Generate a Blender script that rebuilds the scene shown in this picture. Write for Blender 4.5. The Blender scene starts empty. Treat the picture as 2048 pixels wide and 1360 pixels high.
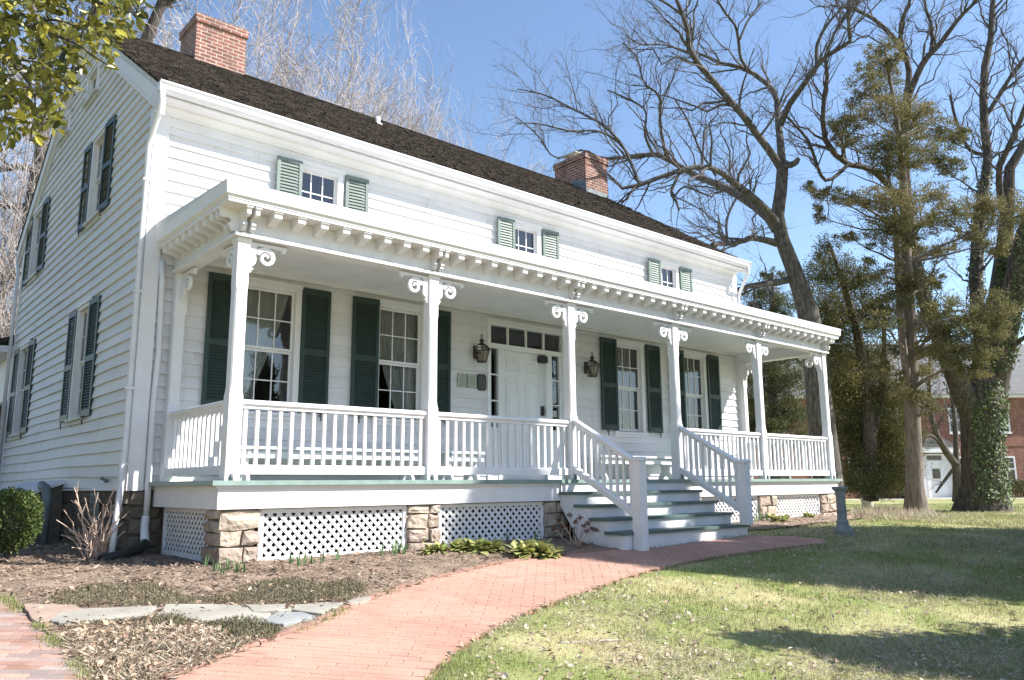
import bpy, math, random
import numpy as np
from mathutils import Vector, Matrix

SC = bpy.context.scene
COL = SC.collection
R = math.radians
rnd = random.Random(7)

# ---------------------------------------------------------------- camera
CAMP = np.array([-3.123, -8.137, -.061])
YAW, PITCH, ROLL, FPX = .715, .180, -.008, 1586.2
FWD = np.array([math.sin(YAW)*math.cos(PITCH), math.cos(YAW)*math.cos(PITCH), math.sin(PITCH)])
_r = np.array([math.cos(YAW), -math.sin(YAW), 0.]); _u = np.cross(_r, FWD)
RGT = _r*math.cos(ROLL)+_u*math.sin(ROLL); UPV = -_r*math.sin(ROLL)+_u*math.cos(ROLL)
cam = bpy.data.cameras.new('camera'); camo = bpy.data.objects.new('camera', cam); COL.objects.link(camo)
cam.sensor_width = 36.0; cam.sensor_fit = 'HORIZONTAL'; cam.lens = 36.0*FPX/2048.0
cam.clip_start = .05; cam.clip_end = 2000
M = Matrix.Identity(4)
for i in range(3):
    M[i][0] = RGT[i]; M[i][1] = UPV[i]; M[i][2] = -FWD[i]; M[i][3] = CAMP[i]
camo.matrix_world = M
SC.camera = camo

# ---------------------------------------------------------------- light
SUNV = Vector((.72, -.85, 1.0)).normalized()          # towards the sun
EL = math.asin(SUNV.z); AZ = math.atan2(SUNV.x, SUNV.y)
world = bpy.data.worlds.new('World'); SC.world = world; world.use_nodes = True
wn = world.node_tree.nodes; wl = world.node_tree.links
sky = wn.new('ShaderNodeTexSky'); sky.sky_type = 'NISHITA'; sky.sun_disc = False
sky.sun_elevation = EL; sky.sun_rotation = AZ; sky.altitude = 20; sky.air_density = 1.0; sky.dust_density = .3; sky.ozone_density = 2.0
bg = wn['Background']; bg.inputs[1].default_value = .115
wl.new(sky.outputs[0], bg.inputs[0])
sun = bpy.data.lights.new('sun', 'SUN'); sun.energy = 5.0; sun.angle = R(.55); sun.color = (1, .965, .91)
suno = bpy.data.objects.new('sun', sun); COL.objects.link(suno)
suno.rotation_euler = SUNV.to_track_quat('Z', 'Y').to_euler()
SC.view_settings.view_transform = 'Standard'; SC.view_settings.look = 'None'
SC.view_settings.exposure = 1.13; SC.view_settings.gamma = 1
SC.render.engine = 'CYCLES'
SC.cycles.use_denoising = True
SC.cycles.max_bounces = 8; SC.cycles.diffuse_bounces = 4; SC.cycles.transparent_max_bounces = 16

# ---------------------------------------------------------------- terrain and pixel helpers
def sstep(t):
    t = np.clip(t, 0, 1); return t*t*(3-2*t)
def gz(x, y):
    x = np.asarray(x, float); y = np.asarray(y, float)
    k = 1-.55*sstep((x-4)/6)
    z = -.85+.010*np.clip(x, -3, 12)-.03*np.clip(x-12, 0, 10)
    z = z+.1*k*np.clip(y, -8.5, 0)*(1-sstep((x-14)/10))
    return z
def ray(u, v): return FWD*FPX+RGT*(u-1024)-UPV*(v-680)
def at(u, v, depth):
    return CAMP+ray(u, v)*(depth/FPX)
def pl(u, v, axis, val):
    d = ray(u, v); t = (val-CAMP[axis])/d[axis]; return CAMP+d*t
def ground(u, v):
    d = ray(u, v); d = d/np.linalg.norm(d); t = 1.0; p = CAMP
    lo, hi = .5, 400.
    for _ in range(60):
        m = (lo+hi)/2; p = CAMP+d*m
        if p[2] > float(gz(p[0], p[1])): lo = m
        else: hi = m
    p = CAMP+d*hi
    return np.array([p[0], p[1], float(gz(p[0], p[1]))])
def depth_of(p): return float((np.array(p)-CAMP)@FWD)

def vnoise(x, y, s=1.0, seed=0):
    x = np.asarray(x, float)*s+seed*17.3; y = np.asarray(y, float)*s-seed*9.1
    xi = np.floor(x).astype(np.int64); yi = np.floor(y).astype(np.int64); xf = x-xi; yf = y-yi
    def h(a, b):
        n = (a*374761393+b*668265263+seed*1442695)&0x7fffffff; n = ((n^(n>>13))*1274126177)&0x7fffffff
        return (n^(n>>16))%10007/10007.
    u = xf*xf*(3-2*xf); w = yf*yf*(3-2*yf)
    return (h(xi, yi)*(1-u)+h(xi+1, yi)*u)*(1-w)+(h(xi, yi+1)*(1-u)+h(xi+1, yi+1)*u)*w

# ---------------------------------------------------------------- materials
def mat(name, c1, c2=None, rough=.7, scale=6., detail=4., bump=0., bscale=None, island=0., c3=None, spec=.3, stretch=None,
        contrast=(.35, .65), trans=0., huevar=0.):
    m = bpy.data.materials.new(name); m.use_nodes = True
    n = m.node_tree.nodes; l = m.node_tree.links; b = n['Principled BSDF']
    b.inputs['Roughness'].default_value = rough
    b.inputs['Specular IOR Level'].default_value = spec
    tc = n.new('ShaderNodeTexCoord'); src = tc.outputs['Object']
    if stretch:
        mp = n.new('ShaderNodeMapping'); mp.inputs['Scale'].default_value = stretch; l.new(src, mp.inputs[0]); src = mp.outputs[0]
    c2 = c2 or c1
    nz = n.new('ShaderNodeTexNoise'); nz.inputs['Scale'].default_value = scale; nz.inputs['Detail'].default_value = detail
    l.new(src, nz.inputs['Vector'])
    rp = n.new('ShaderNodeValToRGB'); rp.color_ramp.elements[0].position = contrast[0]; rp.color_ramp.elements[1].position = contrast[1]
    rp.color_ramp.elements[0].color = (*c1, 1); rp.color_ramp.elements[1].color = (*c2, 1)
    l.new(nz.outputs[0], rp.inputs[0]); colr = rp.outputs[0]
    if island or c3:
        g = n.new('ShaderNodeNewGeometry')
        if c3:
            mx = n.new('ShaderNodeMix'); mx.data_type = 'RGBA'
            l.new(g.outputs['Random Per Island'], mx.inputs[0]); l.new(colr, mx.inputs[6]); mx.inputs[7].default_value = (*c3, 1); colr = mx.outputs[2]
        if island:
            hs = n.new('ShaderNodeHueSaturation'); mr = n.new('ShaderNodeMapRange')
            wn_ = n.new('ShaderNodeTexWhiteNoise'); wn_.noise_dimensions = '1D'; l.new(g.outputs['Random Per Island'], wn_.inputs['W'])
            mr.inputs[3].default_value = 1-island; mr.inputs[4].default_value = 1+island
            l.new(wn_.outputs[0], mr.inputs[0]); l.new(mr.outputs[0], hs.inputs['Value']); l.new(colr, hs.inputs['Color'])
            if huevar:
                mr2 = n.new('ShaderNodeMapRange'); mr2.inputs[3].default_value = .5-huevar; mr2.inputs[4].default_value = .5+huevar
                l.new(g.outputs['Random Per Island'], mr2.inputs[0]); l.new(mr2.outputs[0], hs.inputs['Hue'])
            colr = hs.outputs[0]
    l.new(colr, b.inputs['Base Color'])
    if bump:
        nb = n.new('ShaderNodeTexNoise'); nb.inputs['Scale'].default_value = bscale or scale*4; nb.inputs['Detail'].default_value = 5
        l.new(src, nb.inputs['Vector'])
        bp = n.new('ShaderNodeBump'); bp.inputs['Strength'].default_value = bump; bp.inputs['Distance'].default_value = .02
        l.new(nb.outputs[0], bp.inputs['Height']); l.new(bp.outputs[0], b.inputs['Normal'])
    if trans:
        tr = n.new('ShaderNodeBsdfTranslucent'); l.new(colr, tr.inputs[0])
        ms = n.new('ShaderNodeMixShader'); ms.inputs[0].default_value = trans
        l.new(b.outputs[0], ms.inputs[1]); l.new(tr.outputs[0], ms.inputs[2]); l.new(ms.outputs[0], n['Material Output'].inputs[0])
    return m
def brickmat(name, bw, bh, c1, c2, mortar, msize=.012, rot=(0, 0, 0)):
    m = bpy.data.materials.new(name); m.use_nodes = True
    n = m.node_tree.nodes; l = m.node_tree.links; b = n['Principled BSDF']; b.inputs['Roughness'].default_value = .85
    tc = n.new('ShaderNodeTexCoord'); g = n.new('ShaderNodeNewGeometry')
    # pick the in-plane axes from the face normal: u = x+y along the wall, v = z
    sx = n.new('ShaderNodeSeparateXYZ'); l.new(tc.outputs['Object'], sx.inputs[0])
    ad = n.new('ShaderNodeMath'); ad.operation = 'ADD'; l.new(sx.outputs[0], ad.inputs[0]); l.new(sx.outputs[1], ad.inputs[1])
    cb = n.new('ShaderNodeCombineXYZ'); l.new(ad.outputs[0], cb.inputs[0]); l.new(sx.outputs[2], cb.inputs[1])
    br = n.new('ShaderNodeTexBrick'); br.inputs['Scale'].default_value = 1; br.inputs['Brick Width'].default_value = bw; br.inputs['Row Height'].default_value = bh
    br.inputs['Mortar Size'].default_value = msize; br.inputs['Mortar Smooth'].default_value = .2; br.inputs['Bias'].default_value = 0
    br.inputs['Color1'].default_value = (*c1, 1); br.inputs['Color2'].default_value = (*c2, 1); br.inputs['Mortar'].default_value = (*mortar, 1)
    l.new(cb.outputs[0], br.inputs['Vector'])
    nz = n.new('ShaderNodeTexNoise'); nz.inputs['Scale'].default_value = 3.5; nz.inputs['Detail'].default_value = 6; l.new(tc.outputs['Object'], nz.inputs['Vector'])
    mr = n.new('ShaderNodeMapRange'); mr.inputs[1].default_value = .3; mr.inputs[2].default_value = .7; mr.inputs[3].default_value = .75; mr.inputs[4].default_value = 1.25
    l.new(nz.outputs[0], mr.inputs[0])
    hs = n.new('ShaderNodeHueSaturation'); l.new(br.outputs[0], hs.inputs['Color']); l.new(mr.outputs[0], hs.inputs['Value']); l.new(hs.outputs[0], b.inputs['Base Color'])
    bp = n.new('ShaderNodeBump'); bp.inputs['Strength'].default_value = .6; bp.inputs['Distance'].default_value = .01; bp.invert = True
    l.new(br.outputs['Fac'], bp.inputs['Height']); l.new(bp.outputs[0], b.inputs['Normal'])
    return m
def glassmat(name, tint=(.92, .95, .95), ior=1.6):
    m = bpy.data.materials.new(name); m.use_nodes = True
    n = m.node_tree.nodes; l = m.node_tree.links; n.remove(n['Principled BSDF'])
    t = n.new('ShaderNodeBsdfTransparent'); t.inputs[0].default_value = (*tint, 1)
    g = n.new('ShaderNodeBsdfGlossy'); g.inputs['Roughness'].default_value = .015
    f = n.new('ShaderNodeFresnel'); f.inputs[0].default_value = ior
    tc = n.new('ShaderNodeTexCoord'); nz = n.new('ShaderNodeTexNoise'); nz.inputs['Scale'].default_value = 2.2; nz.inputs['Detail'].default_value = 1
    bp = n.new('ShaderNodeBump'); bp.inputs['Strength'].default_value = .12; bp.inputs['Distance'].default_value = .03
    l.new(tc.outputs['Object'], nz.inputs['Vector']); l.new(nz.outputs[0], bp.inputs['Height']); l.new(bp.outputs[0], g.inputs['Normal'])
    ms = n.new('ShaderNodeMixShader'); l.new(f.outputs[0], ms.inputs[0]); l.new(t.outputs[0], ms.inputs[1]); l.new(g.outputs[0], ms.inputs[2])
    l.new(ms.outputs[0], n['Material Output'].inputs[0])
    return m

def add_grime(m, col, amt, sc=(3., 3., .35), lo=.56, hi=.78):
    n = m.node_tree.nodes; l = m.node_tree.links; b = n['Principled BSDF']; src = b.inputs['Base Color'].links[0].from_socket
    tc = n.new('ShaderNodeTexCoord'); mp = n.new('ShaderNodeMapping'); mp.inputs['Scale'].default_value = sc; l.new(tc.outputs['Object'], mp.inputs[0])
    nz = n.new('ShaderNodeTexNoise'); nz.inputs['Scale'].default_value = 2.6; nz.inputs['Detail'].default_value = 9; nz.inputs['Roughness'].default_value = .65; l.new(mp.outputs[0], nz.inputs['Vector'])
    mr = n.new('ShaderNodeMapRange'); mr.inputs[1].default_value = lo; mr.inputs[2].default_value = hi; mr.inputs[4].default_value = amt; l.new(nz.outputs[0], mr.inputs[0])
    mx = n.new('ShaderNodeMix'); mx.data_type = 'RGBA'; l.new(mr.outputs[0], mx.inputs[0]); l.new(src, mx.inputs[6]); mx.inputs[7].default_value = (*col, 1); l.new(mx.outputs[2], b.inputs['Base Color'])
WHITE = mat('white_paint', (.745, .73, .745), (.69, .675, .685), rough=.5, scale=3, bump=.05, bscale=40)
SIDING = mat('clapboard_paint', (.70, .685, .70), (.60, .585, .59), rough=.55, scale=2.2, bump=.12, bscale=22, island=.05, stretch=(.5, .5, 2.5), contrast=(.4, .8))
add_grime(SIDING, (.40, .37, .33), .55)
add_grime(WHITE, (.45, .43, .40), .35, (2., 2., .5), .58, .8)
TRIMD = mat('weathered_white', (.62, .61, .58), (.50, .48, .45), rough=.6, scale=9, bump=.08, bscale=50)
GREEN = mat('shutter_green', (.032, .051, .047), (.040, .061, .056), rough=.45, scale=5, bump=.03, bscale=60, spec=.22)
GREENL = mat('shutter_green_sunlit', (.125, .165, .145), (.155, .195, .175), rough=.42, scale=5, bump=.03, bscale=60, spec=.4)  # same paint as the other shutters, with sunlight put into a lighter colour
DECKG = mat('deck_paint', (.19, .26, .235), (.25, .33, .30), rough=.45, scale=5, bump=.06, stretch=(1, 6, 1))
TREADG = mat('tread_paint', (.085, .13, .122), (.115, .165, .152), rough=.45, scale=5, bump=.06)
SHAKE = mat('wood_shake', (.052, .042, .035), (.110, .088, .075), rough=.9, scale=14, bump=.5, bscale=60, island=.5, stretch=(3, .6, 1))
BRICKC = brickmat('chimney_brick', .21, .075, (.27, .092, .064), (.15, .05, .038), (.36, .30, .25), .013)
BRICKB = brickmat('building_brick', .22, .08, (.25, .09, .055), (.17, .06, .042), (.27, .205, .17), .009)
STONE = mat('field_stone', (.27, .213, .17), (.46, .385, .315), rough=.95, scale=6, detail=10, bump=1., bscale=22, island=.28, huevar=.012)
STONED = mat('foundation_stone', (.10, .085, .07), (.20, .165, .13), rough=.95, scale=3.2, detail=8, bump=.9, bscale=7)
METAL = mat('dark_metal', (.03, .03, .032), (.05, .05, .05), rough=.4, scale=10)
BRONZE = mat('aged_copper', (.04, .03, .025), (.065, .047, .038), rough=.55, scale=12, spec=.35)
GUTTER = mat('gutter_white', (.71, .70, .72), (.64, .63, .65), rough=.35, scale=4, spec=.5)
FLASH = mat('lead_flashing', (.11, .13, .14), (.2, .23, .24), rough=.5, scale=5)
INSIDE = mat('interior_plaster', (.30, .255, .215), (.34, .29, .25), rough=.8, scale=2)
CURT = mat('sheer_curtain', (.72, .71, .66), (.80, .79, .74), rough=.9, scale=6, trans=.35)
GLASS = glassmat('window_glass', ior=2.0)
LGLASS = glassmat('lantern_glass', (.72, .69, .64), 1.35)
BLACKP = mat('black_plastic', (.02, .02, .02), (.03, .03, .03), rough=.5, scale=30, bump=.1)
PLAQUE = mat('pale_bronze_plaque', (.38, .40, .34), (.46, .47, .41), rough=.5, scale=20)
PLAQD = mat('dark_bronze_plaque', (.035, .037, .038), (.06, .06, .06), rough=.45, scale=20, bump=.2)
CONC = mat('grey_painted_cement', (.19, .20, .19), (.27, .28, .265), rough=.8, scale=7, detail=8, bump=.25)
CONCL = mat('pale_cement', (.38, .35, .30), (.50, .47, .41), rough=.9, scale=9, detail=8, bump=.3)
SLATE = mat('slate_roof', (.11, .108, .112), (.16, .157, .157), rough=.8, scale=2, bump=.2, stretch=(1, 1, 8))
SOIL = mat('mulch_soil', (.115, .086, .064), (.30, .222, .165), rough=1, scale=3.5, detail=10, bump=.9, bscale=26, contrast=(.3, .7))
CHIP = mat('wood_chips', (.30, .222, .165), (.44, .34, .255), rough=.95, scale=3, island=.5, c3=(.15, .10, .075))
LEAFT = mat('dry_leaves', (.46, .36, .26), (.56, .46, .35), rough=.85, scale=20, island=.35, c3=(.38, .24, .16), trans=.15)
LEAFW = mat('bleached_leaves', (.48, .42, .32), (.58, .52, .42), rough=.85, scale=20, island=.25, c3=(.36, .27, .19), trans=.15)
COVER = mat('heather_cover', (.17, .18, .085), (.26, .225, .145), rough=.9, scale=2.5, island=.4, c3=(.13, .10, .075))
BRICKP = mat('path_brick', (.375, .213, .158), (.435, .262, .20), rough=.9, scale=1.6, detail=9, bump=.25, bscale=50, island=.04, huevar=.004)
BRICKO = mat('old_brick', (.33, .175, .13), (.40, .25, .195), rough=.9, scale=5, detail=6, bump=.3, bscale=50, island=.22, c3=(.29, .235, .215))
JOINT = mat('path_bed', (.24, .15, .115), (.33, .22, .17), rough=1, scale=12, bump=.4)
add_grime(BRICKP, (.24, .13, .10), .5, (1, 1, 1), .52, .75)
add_grime(BRICKC, (.10, .06, .05), .6, (1, 1, .6), .5, .72)
FLAG = mat('flagstone_grey', (.27, .25, .215), (.37, .345, .295), rough=.85, scale=2.4, detail=8, bump=.25, island=.06)
FLAGR = mat('flagstone_rust', (.30, .215, .17), (.36, .28, .23), rough=.85, scale=3, detail=8, bump=.25)
FLAGB = mat('flagstone_blue', (.23, .24, .24), (.30, .305, .30), rough=.8, scale=3, detail=8, bump=.2)
BARK = mat('bark_dark', (.055, .045, .04), (.14, .12, .105), rough=.95, scale=5, detail=8, bump=.9, bscale=12, stretch=(3, 3, .6))
BARKG = mat('bark_grey', (.055, .05, .045), (.15, .138, .125), rough=.95, scale=5, detail=8, bump=.8, bscale=12, stretch=(3, 3, .7))
BARKC = mat('bark_cedar', (.12, .095, .08), (.24, .20, .175), rough=.95, scale=6, detail=8, bump=.9, bscale=14, stretch=(4, 4, .4))
TWIG = mat('twig_dark', (.075, .065, .06), (.14, .125, .115), rough=.9, scale=2)
TWIGP = mat('twig_pale', (.35, .30, .28), (.50, .44, .415), rough=.8, scale=.4)
STEMP = mat('dry_stems', (.46, .32, .25), (.58, .45, .36), rough=.85, scale=8)
FLOWD = mat('dried_flower', (.13, .06, .04), (.22, .11, .07), rough=.95, scale=30)
CEDAR = mat('cedar_foliage', (.18, .168, .075), (.32, .255, .13), rough=.8, scale=.55, island=.35, c3=(.13, .13, .055), trans=.35, contrast=(.4, .6))
DARKEV = mat('evergreen_foliage', (.17, .165, .065), (.34, .27, .115), rough=.8, scale=.5, island=.4, c3=(.08, .10, .04), trans=.35)
SHADEV = mat('dense_evergreen_leaf', (.05, .065, .022), (.11, .10, .04), rough=.7, scale=.6, island=.4, c3=(.04, .055, .02))
HEML = mat('hemlock_foliage', (.11, .14, .055), (.21, .22, .09), rough=.75, scale=.8, island=.4, c3=(.06, .07, .03), trans=.28)
IVY = mat('ivy_leaf', (.14, .19, .075), (.25, .29, .15), rough=.55, scale=2, island=.4, c3=(.06, .09, .035), spec=.25, trans=.15)
HOLLY = mat('holly_leaf', (.22, .21, .03), (.38, .33, .05), rough=.35, scale=6, island=.5, c3=(.06, .075, .018), spec=.5, trans=.3)
BOX = mat('boxwood_leaf', (.10, .14, .035), (.18, .21, .06), rough=.5, scale=5, island=.4, c3=(.05, .08, .025), trans=.15)
PRIM = mat('primrose_leaf', (.27, .35, .085), (.40, .46, .14), rough=.6, scale=8, island=.3, c3=(.35, .30, .14), trans=.25)
SPROUT = mat('sprout_leaf', (.13, .22, .09), (.20, .31, .13), rough=.55, scale=8, island=.2, trans=.2)
LAWNM = mat('lawn_turf', (.19, .225, .065), (.36, .33, .165), rough=1, scale=.9, detail=10, bump=.6, bscale=30, contrast=(.38, .62))
GRASS = mat('grass_blades', (.16, .24, .04), (.35, .33, .14), rough=.7, scale=.9, detail=8, island=.5, c3=(.36, .33, .18), trans=.25, contrast=(.42, .62))
HEDGEM = mat('hedge_leaf', (.09, .11, .035), (.14, .15, .05), rough=.7, scale=3, island=.4, c3=(.10, .08, .04), trans=.1)
PAVE = mat('pale_pavement', (.50, .48, .44), (.56, .54, .50), rough=.9, scale=2)
ROOFP = mat('porch_roof_metal', (.55, .55, .54), (.6, .6, .59), rough=.5, scale=2)

# ---------------------------------------------------------------- mesh helpers
class MB:
    def __init__(s): s.v = []; s.f = []; s.sm = []
    def add(s, vs, fs, smooth=False):
        o = len(s.v); s.v.extend([tuple(map(float, p)) for p in vs]); s.f.extend([tuple(i+o for i in f) for f in fs]); s.sm.extend([smooth]*len(fs)); return s
    def box(s, x0, x1, y0, y1, z0, z1):
        return s.add([(x0, y0, z0), (x1, y0, z0), (x1, y1, z0), (x0, y1, z0), (x0, y0, z1), (x1, y0, z1), (x1, y1, z1), (x0, y1, z1)],
              [(0, 3, 2, 1), (4, 5, 6, 7), (0, 1, 5, 4), (1, 2, 6, 5), (2, 3, 7, 6), (3, 0, 4, 7)])
    def prism(s, poly, a0, a1, axis):
        """poly: 2-D points; axis 0: (y,z) swept over x; 1: (x,z) over y; 2: (x,y) over z"""
        n = len(poly); A = []
        for a in (a0, a1):
            for p, q in poly: A.append([(a, p, q), (p, a, q), (p, q, a)][axis])
        fs = [tuple(range(n-1, -1, -1)), tuple(range(n, 2*n))]+[(i, (i+1) % n, n+(i+1) % n, n+i) for i in range(n)]
        return s.add(A, fs)
    def loft(s, rings, smooth=False, cap=True):
        n = len(rings[0]); vs = [p for r_ in rings for p in r_]; fs = []
        for k in range(len(rings)-1):
            for i in range(n): fs.append((k*n+i, k*n+(i+1) % n, (k+1)*n+(i+1) % n, (k+1)*n+i))
        s.add(vs, fs, smooth)
        if cap:
            o = len(s.v)-len(vs); s.f.append(tuple(o+i for i in range(n-1, -1, -1))); s.f.append(tuple(o+(len(rings)-1)*n+i for i in range(n))); s.sm += [False, False]
        return s
    def lathe(s, cx, cy, prof, n=24, smooth=True):
        return s.loft([[(cx+r_*math.cos(2*math.pi*i/n), cy+r_*math.sin(2*math.pi*i/n), z) for i in range(n)] for r_, z in prof], smooth)
    def tube(s, pts, rad, n=8, smooth=True, cap=True, jit=0.):
        pts = [np.array(p, float) for p in pts]; m = len(pts)
        if not hasattr(rad, '__len__'): rad = [rad]*m
        t = [pts[min(i+1, m-1)]-pts[max(i-1, 0)] for i in range(m)]
        t = [a/(np.linalg.norm(a)+1e-9) for a in t]
        ref = np.array([0, 0, 1.]) if abs(t[0][2]) < .9 else np.array([1., 0, 0])
        a = np.cross(t[0], ref); a /= np.linalg.norm(a)
        rings = []
        for i in range(m):
            a = a-t[i]*(a@t[i]); a /= (np.linalg.norm(a)+1e-9); b = np.cross(t[i], a)
            rings.append([pts[i]+rad[i]*(1+(rnd.uniform(-jit, jit) if jit else 0))*(a*math.cos(2*math.pi*k/n)+b*math.sin(2*math.pi*k/n)) for k in range(n)])
        return s.loft(rings, smooth, cap)
    def build(s, name, m, parent=None, origin=None, flip=False):
        v = np.array(s.v); lo, hi = v.min(0), v.max(0)
        org = np.array(origin if origin is not None else [(lo[0]+hi[0])/2, (lo[1]+hi[1])/2, lo[2]], float)
        me = bpy.data.meshes.new(name); me.from_pydata([tuple(p) for p in (v-org)], [], s.f)
        me.polygons.foreach_set('use_smooth', np.array(s.sm, bool))
        me.materials.append(m)
        if flip: me.flip_normals()
        return link(name, me, org, parent)
def wpos(o):
    p = np.zeros(3)
    while o is not None: p = p+np.array(o.location); o = o.parent
    return p
def link(name, me, org, parent=None):
    o = bpy.data.objects.new(name, me); COL.objects.link(o)
    if parent is not None: o.parent = parent; o.location = tuple(np.array(org)-wpos(parent))
    else: o.location = tuple(org)
    return o
def bigmesh(name, V, F, m, parent=None, org=None, smooth=False):
    """V (n,3) F (k,3|4) numpy arrays"""
    V = np.asarray(V, np.float32); F = np.asarray(F, np.int32)
    if org is None: org = np.array([V[:, 0].mean(), V[:, 1].mean(), V[:, 2].min()])
    me = bpy.data.meshes.new(name); me.vertices.add(len(V)); me.vertices.foreach_set('co', (V-np.asarray(org, np.float32)).ravel())
    k = F.shape[1]; me.loops.add(F.size); me.loops.foreach_set('vertex_index', F.ravel())
    me.polygons.add(len(F)); me.polygons.foreach_set('loop_start', np.arange(0, F.size, k, dtype=np.int32))
    me.polygons.foreach_set('use_smooth', np.full(len(F), smooth, bool))
    me.update(calc_edges=True); me.validate(); me.materials.append(m)
    return link(name, me, org, parent)
def tag(o, label=None, cat=None, group=None, kind=None):
    if label: o['label'] = label
    if cat: o['category'] = cat
    if group: o['group'] = group
    if kind: o['kind'] = kind
    return o
def thing(name, loc, label, cat, group=None):
    o = bpy.data.objects.new(name, None); COL.objects.link(o); o.location = tuple(map(float, loc)); o.empty_display_size = .2
    return tag(o, label, cat, group)
def share(o, dx, parent=None):
    c = o.copy(); COL.objects.link(c); c.location = tuple(np.array(o.location)+np.array(dx)) if parent is None or parent is o.parent else dx
    if parent is not None: c.parent = parent
    return c
def copytree(o, loc, rotz=0., sc=1., parent=None):
    c = o.copy(); COL.objects.link(c); c.parent = parent
    if parent is None: c.location = tuple(map(float, loc)); c.rotation_euler = (0, 0, rotz); c.scale = (sc,)*3
    for ch in o.children: copytree(ch, None, parent=c)
    return c
def inpoly(px, py, poly):
    poly = np.asarray(poly)[:, :2]; ins = np.zeros(np.shape(px), bool); n = len(poly)
    for i in range(n):
        x0, y0 = poly[i]; x1, y1 = poly[(i+1) % n]
        c = ((y0 > py) != (y1 > py))&(px < (x1-x0)*(py-y0)/((y1-y0) if y1 != y0 else 1e-9)+x0); ins ^= c
    return ins

# ================================================================ GROUND
PATH_PX = [(330, 1366), (430, 1325), (560, 1277), (640, 1246), (700, 1216), (790, 1182), (900, 1152), (1000, 1128), (1130, 1110), (1275, 1096),
           (1300, 1098), (1400, 1084), (1508, 1073), (1590, 1074), (1650, 1080), (1650, 1088), (1600, 1092), (1500, 1104), (1400, 1119), (1300, 1141), (1250, 1156), (1150, 1190), (1050, 1226), (980, 1261), (900, 1311), (840, 1366)]
PATH = [ground(*p) for p in PATH_PX]
# carry both edges on below the frame
d0 = PATH[0]-PATH[1]; d1 = PATH[-1]-PATH[-2]
PATH = [PATH[0]+d0*3.2]+PATH+[PATH[-1]+d1*2.6]
PATH = np.array(PATH)
WALK_PX = [(0, 1196), (60, 1237), (112, 1292), (180, 1362)]
WALK = [ground(*p) for p in WALK_PX]
wd = WALK[-1]-WALK[0]; wd /= np.linalg.norm(wd); wp = np.array([wd[1], -wd[0], 0.])
if (wp@RGT) > 0: wp = -wp
W0 = WALK[0]-wd*2.5; W1 = WALK[-1]+wd*1.6
WALKP = np.array([W0]+WALK+[W1, W1+wp*1.7, W0+wp*1.7])

BED = np.array([W0-wd*2]+WALK+[ground(188, 1375), PATH[0]+np.array([-.05, .05, 0])]+list(PATH[1:11])+[(5.0, -1.2, 0), (4.9, .6, 0), (.3, .6, 0), (.3, 2.0, 0), (-.4, 2.1, 0), (-.4, 12, 0), (-9, 12, 0)])
BED2 = np.array([(7.75, -.75, 0), (8.6, -.95, 0), (10, -.9, 0), (11.5, -.85, 0), (13.5, -.5, 0), (14.6, .6, 0), (14, 2.2, 0), (12.9, 2.2, 0), (12.9, .4, 0), (7.75, .4, 0)])
xs = np.unique(np.concatenate([np.arange(-70, -12, 5), np.arange(-12, 18, .125), np.arange(18, 40, 1.), np.arange(40, 220, 10)]))
ys = np.unique(np.concatenate([np.arange(-70, -14, 5), np.arange(-14, 6, .125), np.arange(6, 30, 1.), np.arange(30, 220, 10)]))
X, Y = np.meshgrid(xs, ys); Z = gz(X, Y)+.02*(vnoise(X, Y, 1.3, 3)-.5)*(X > -11)*(X < 17)
Z = Z-.07*(inpoly(X, Y, BED)|inpoly(X, Y, BED2)|inpoly(X, Y, PATH)|inpoly(X, Y, WALKP))
V = np.stack([X, Y, Z], -1).reshape(-1, 3); nx = len(xs); ny = len(ys)
I0 = (np.arange(ny-1)[:, None]*nx+np.arange(nx-1)[None]).ravel()
tag(bigmesh('lawn', V, np.stack([I0, I0+1, I0+nx+1, I0+nx], -1), LAWNM, org=(0, 0, 0), smooth=True), kind='structure')

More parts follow.
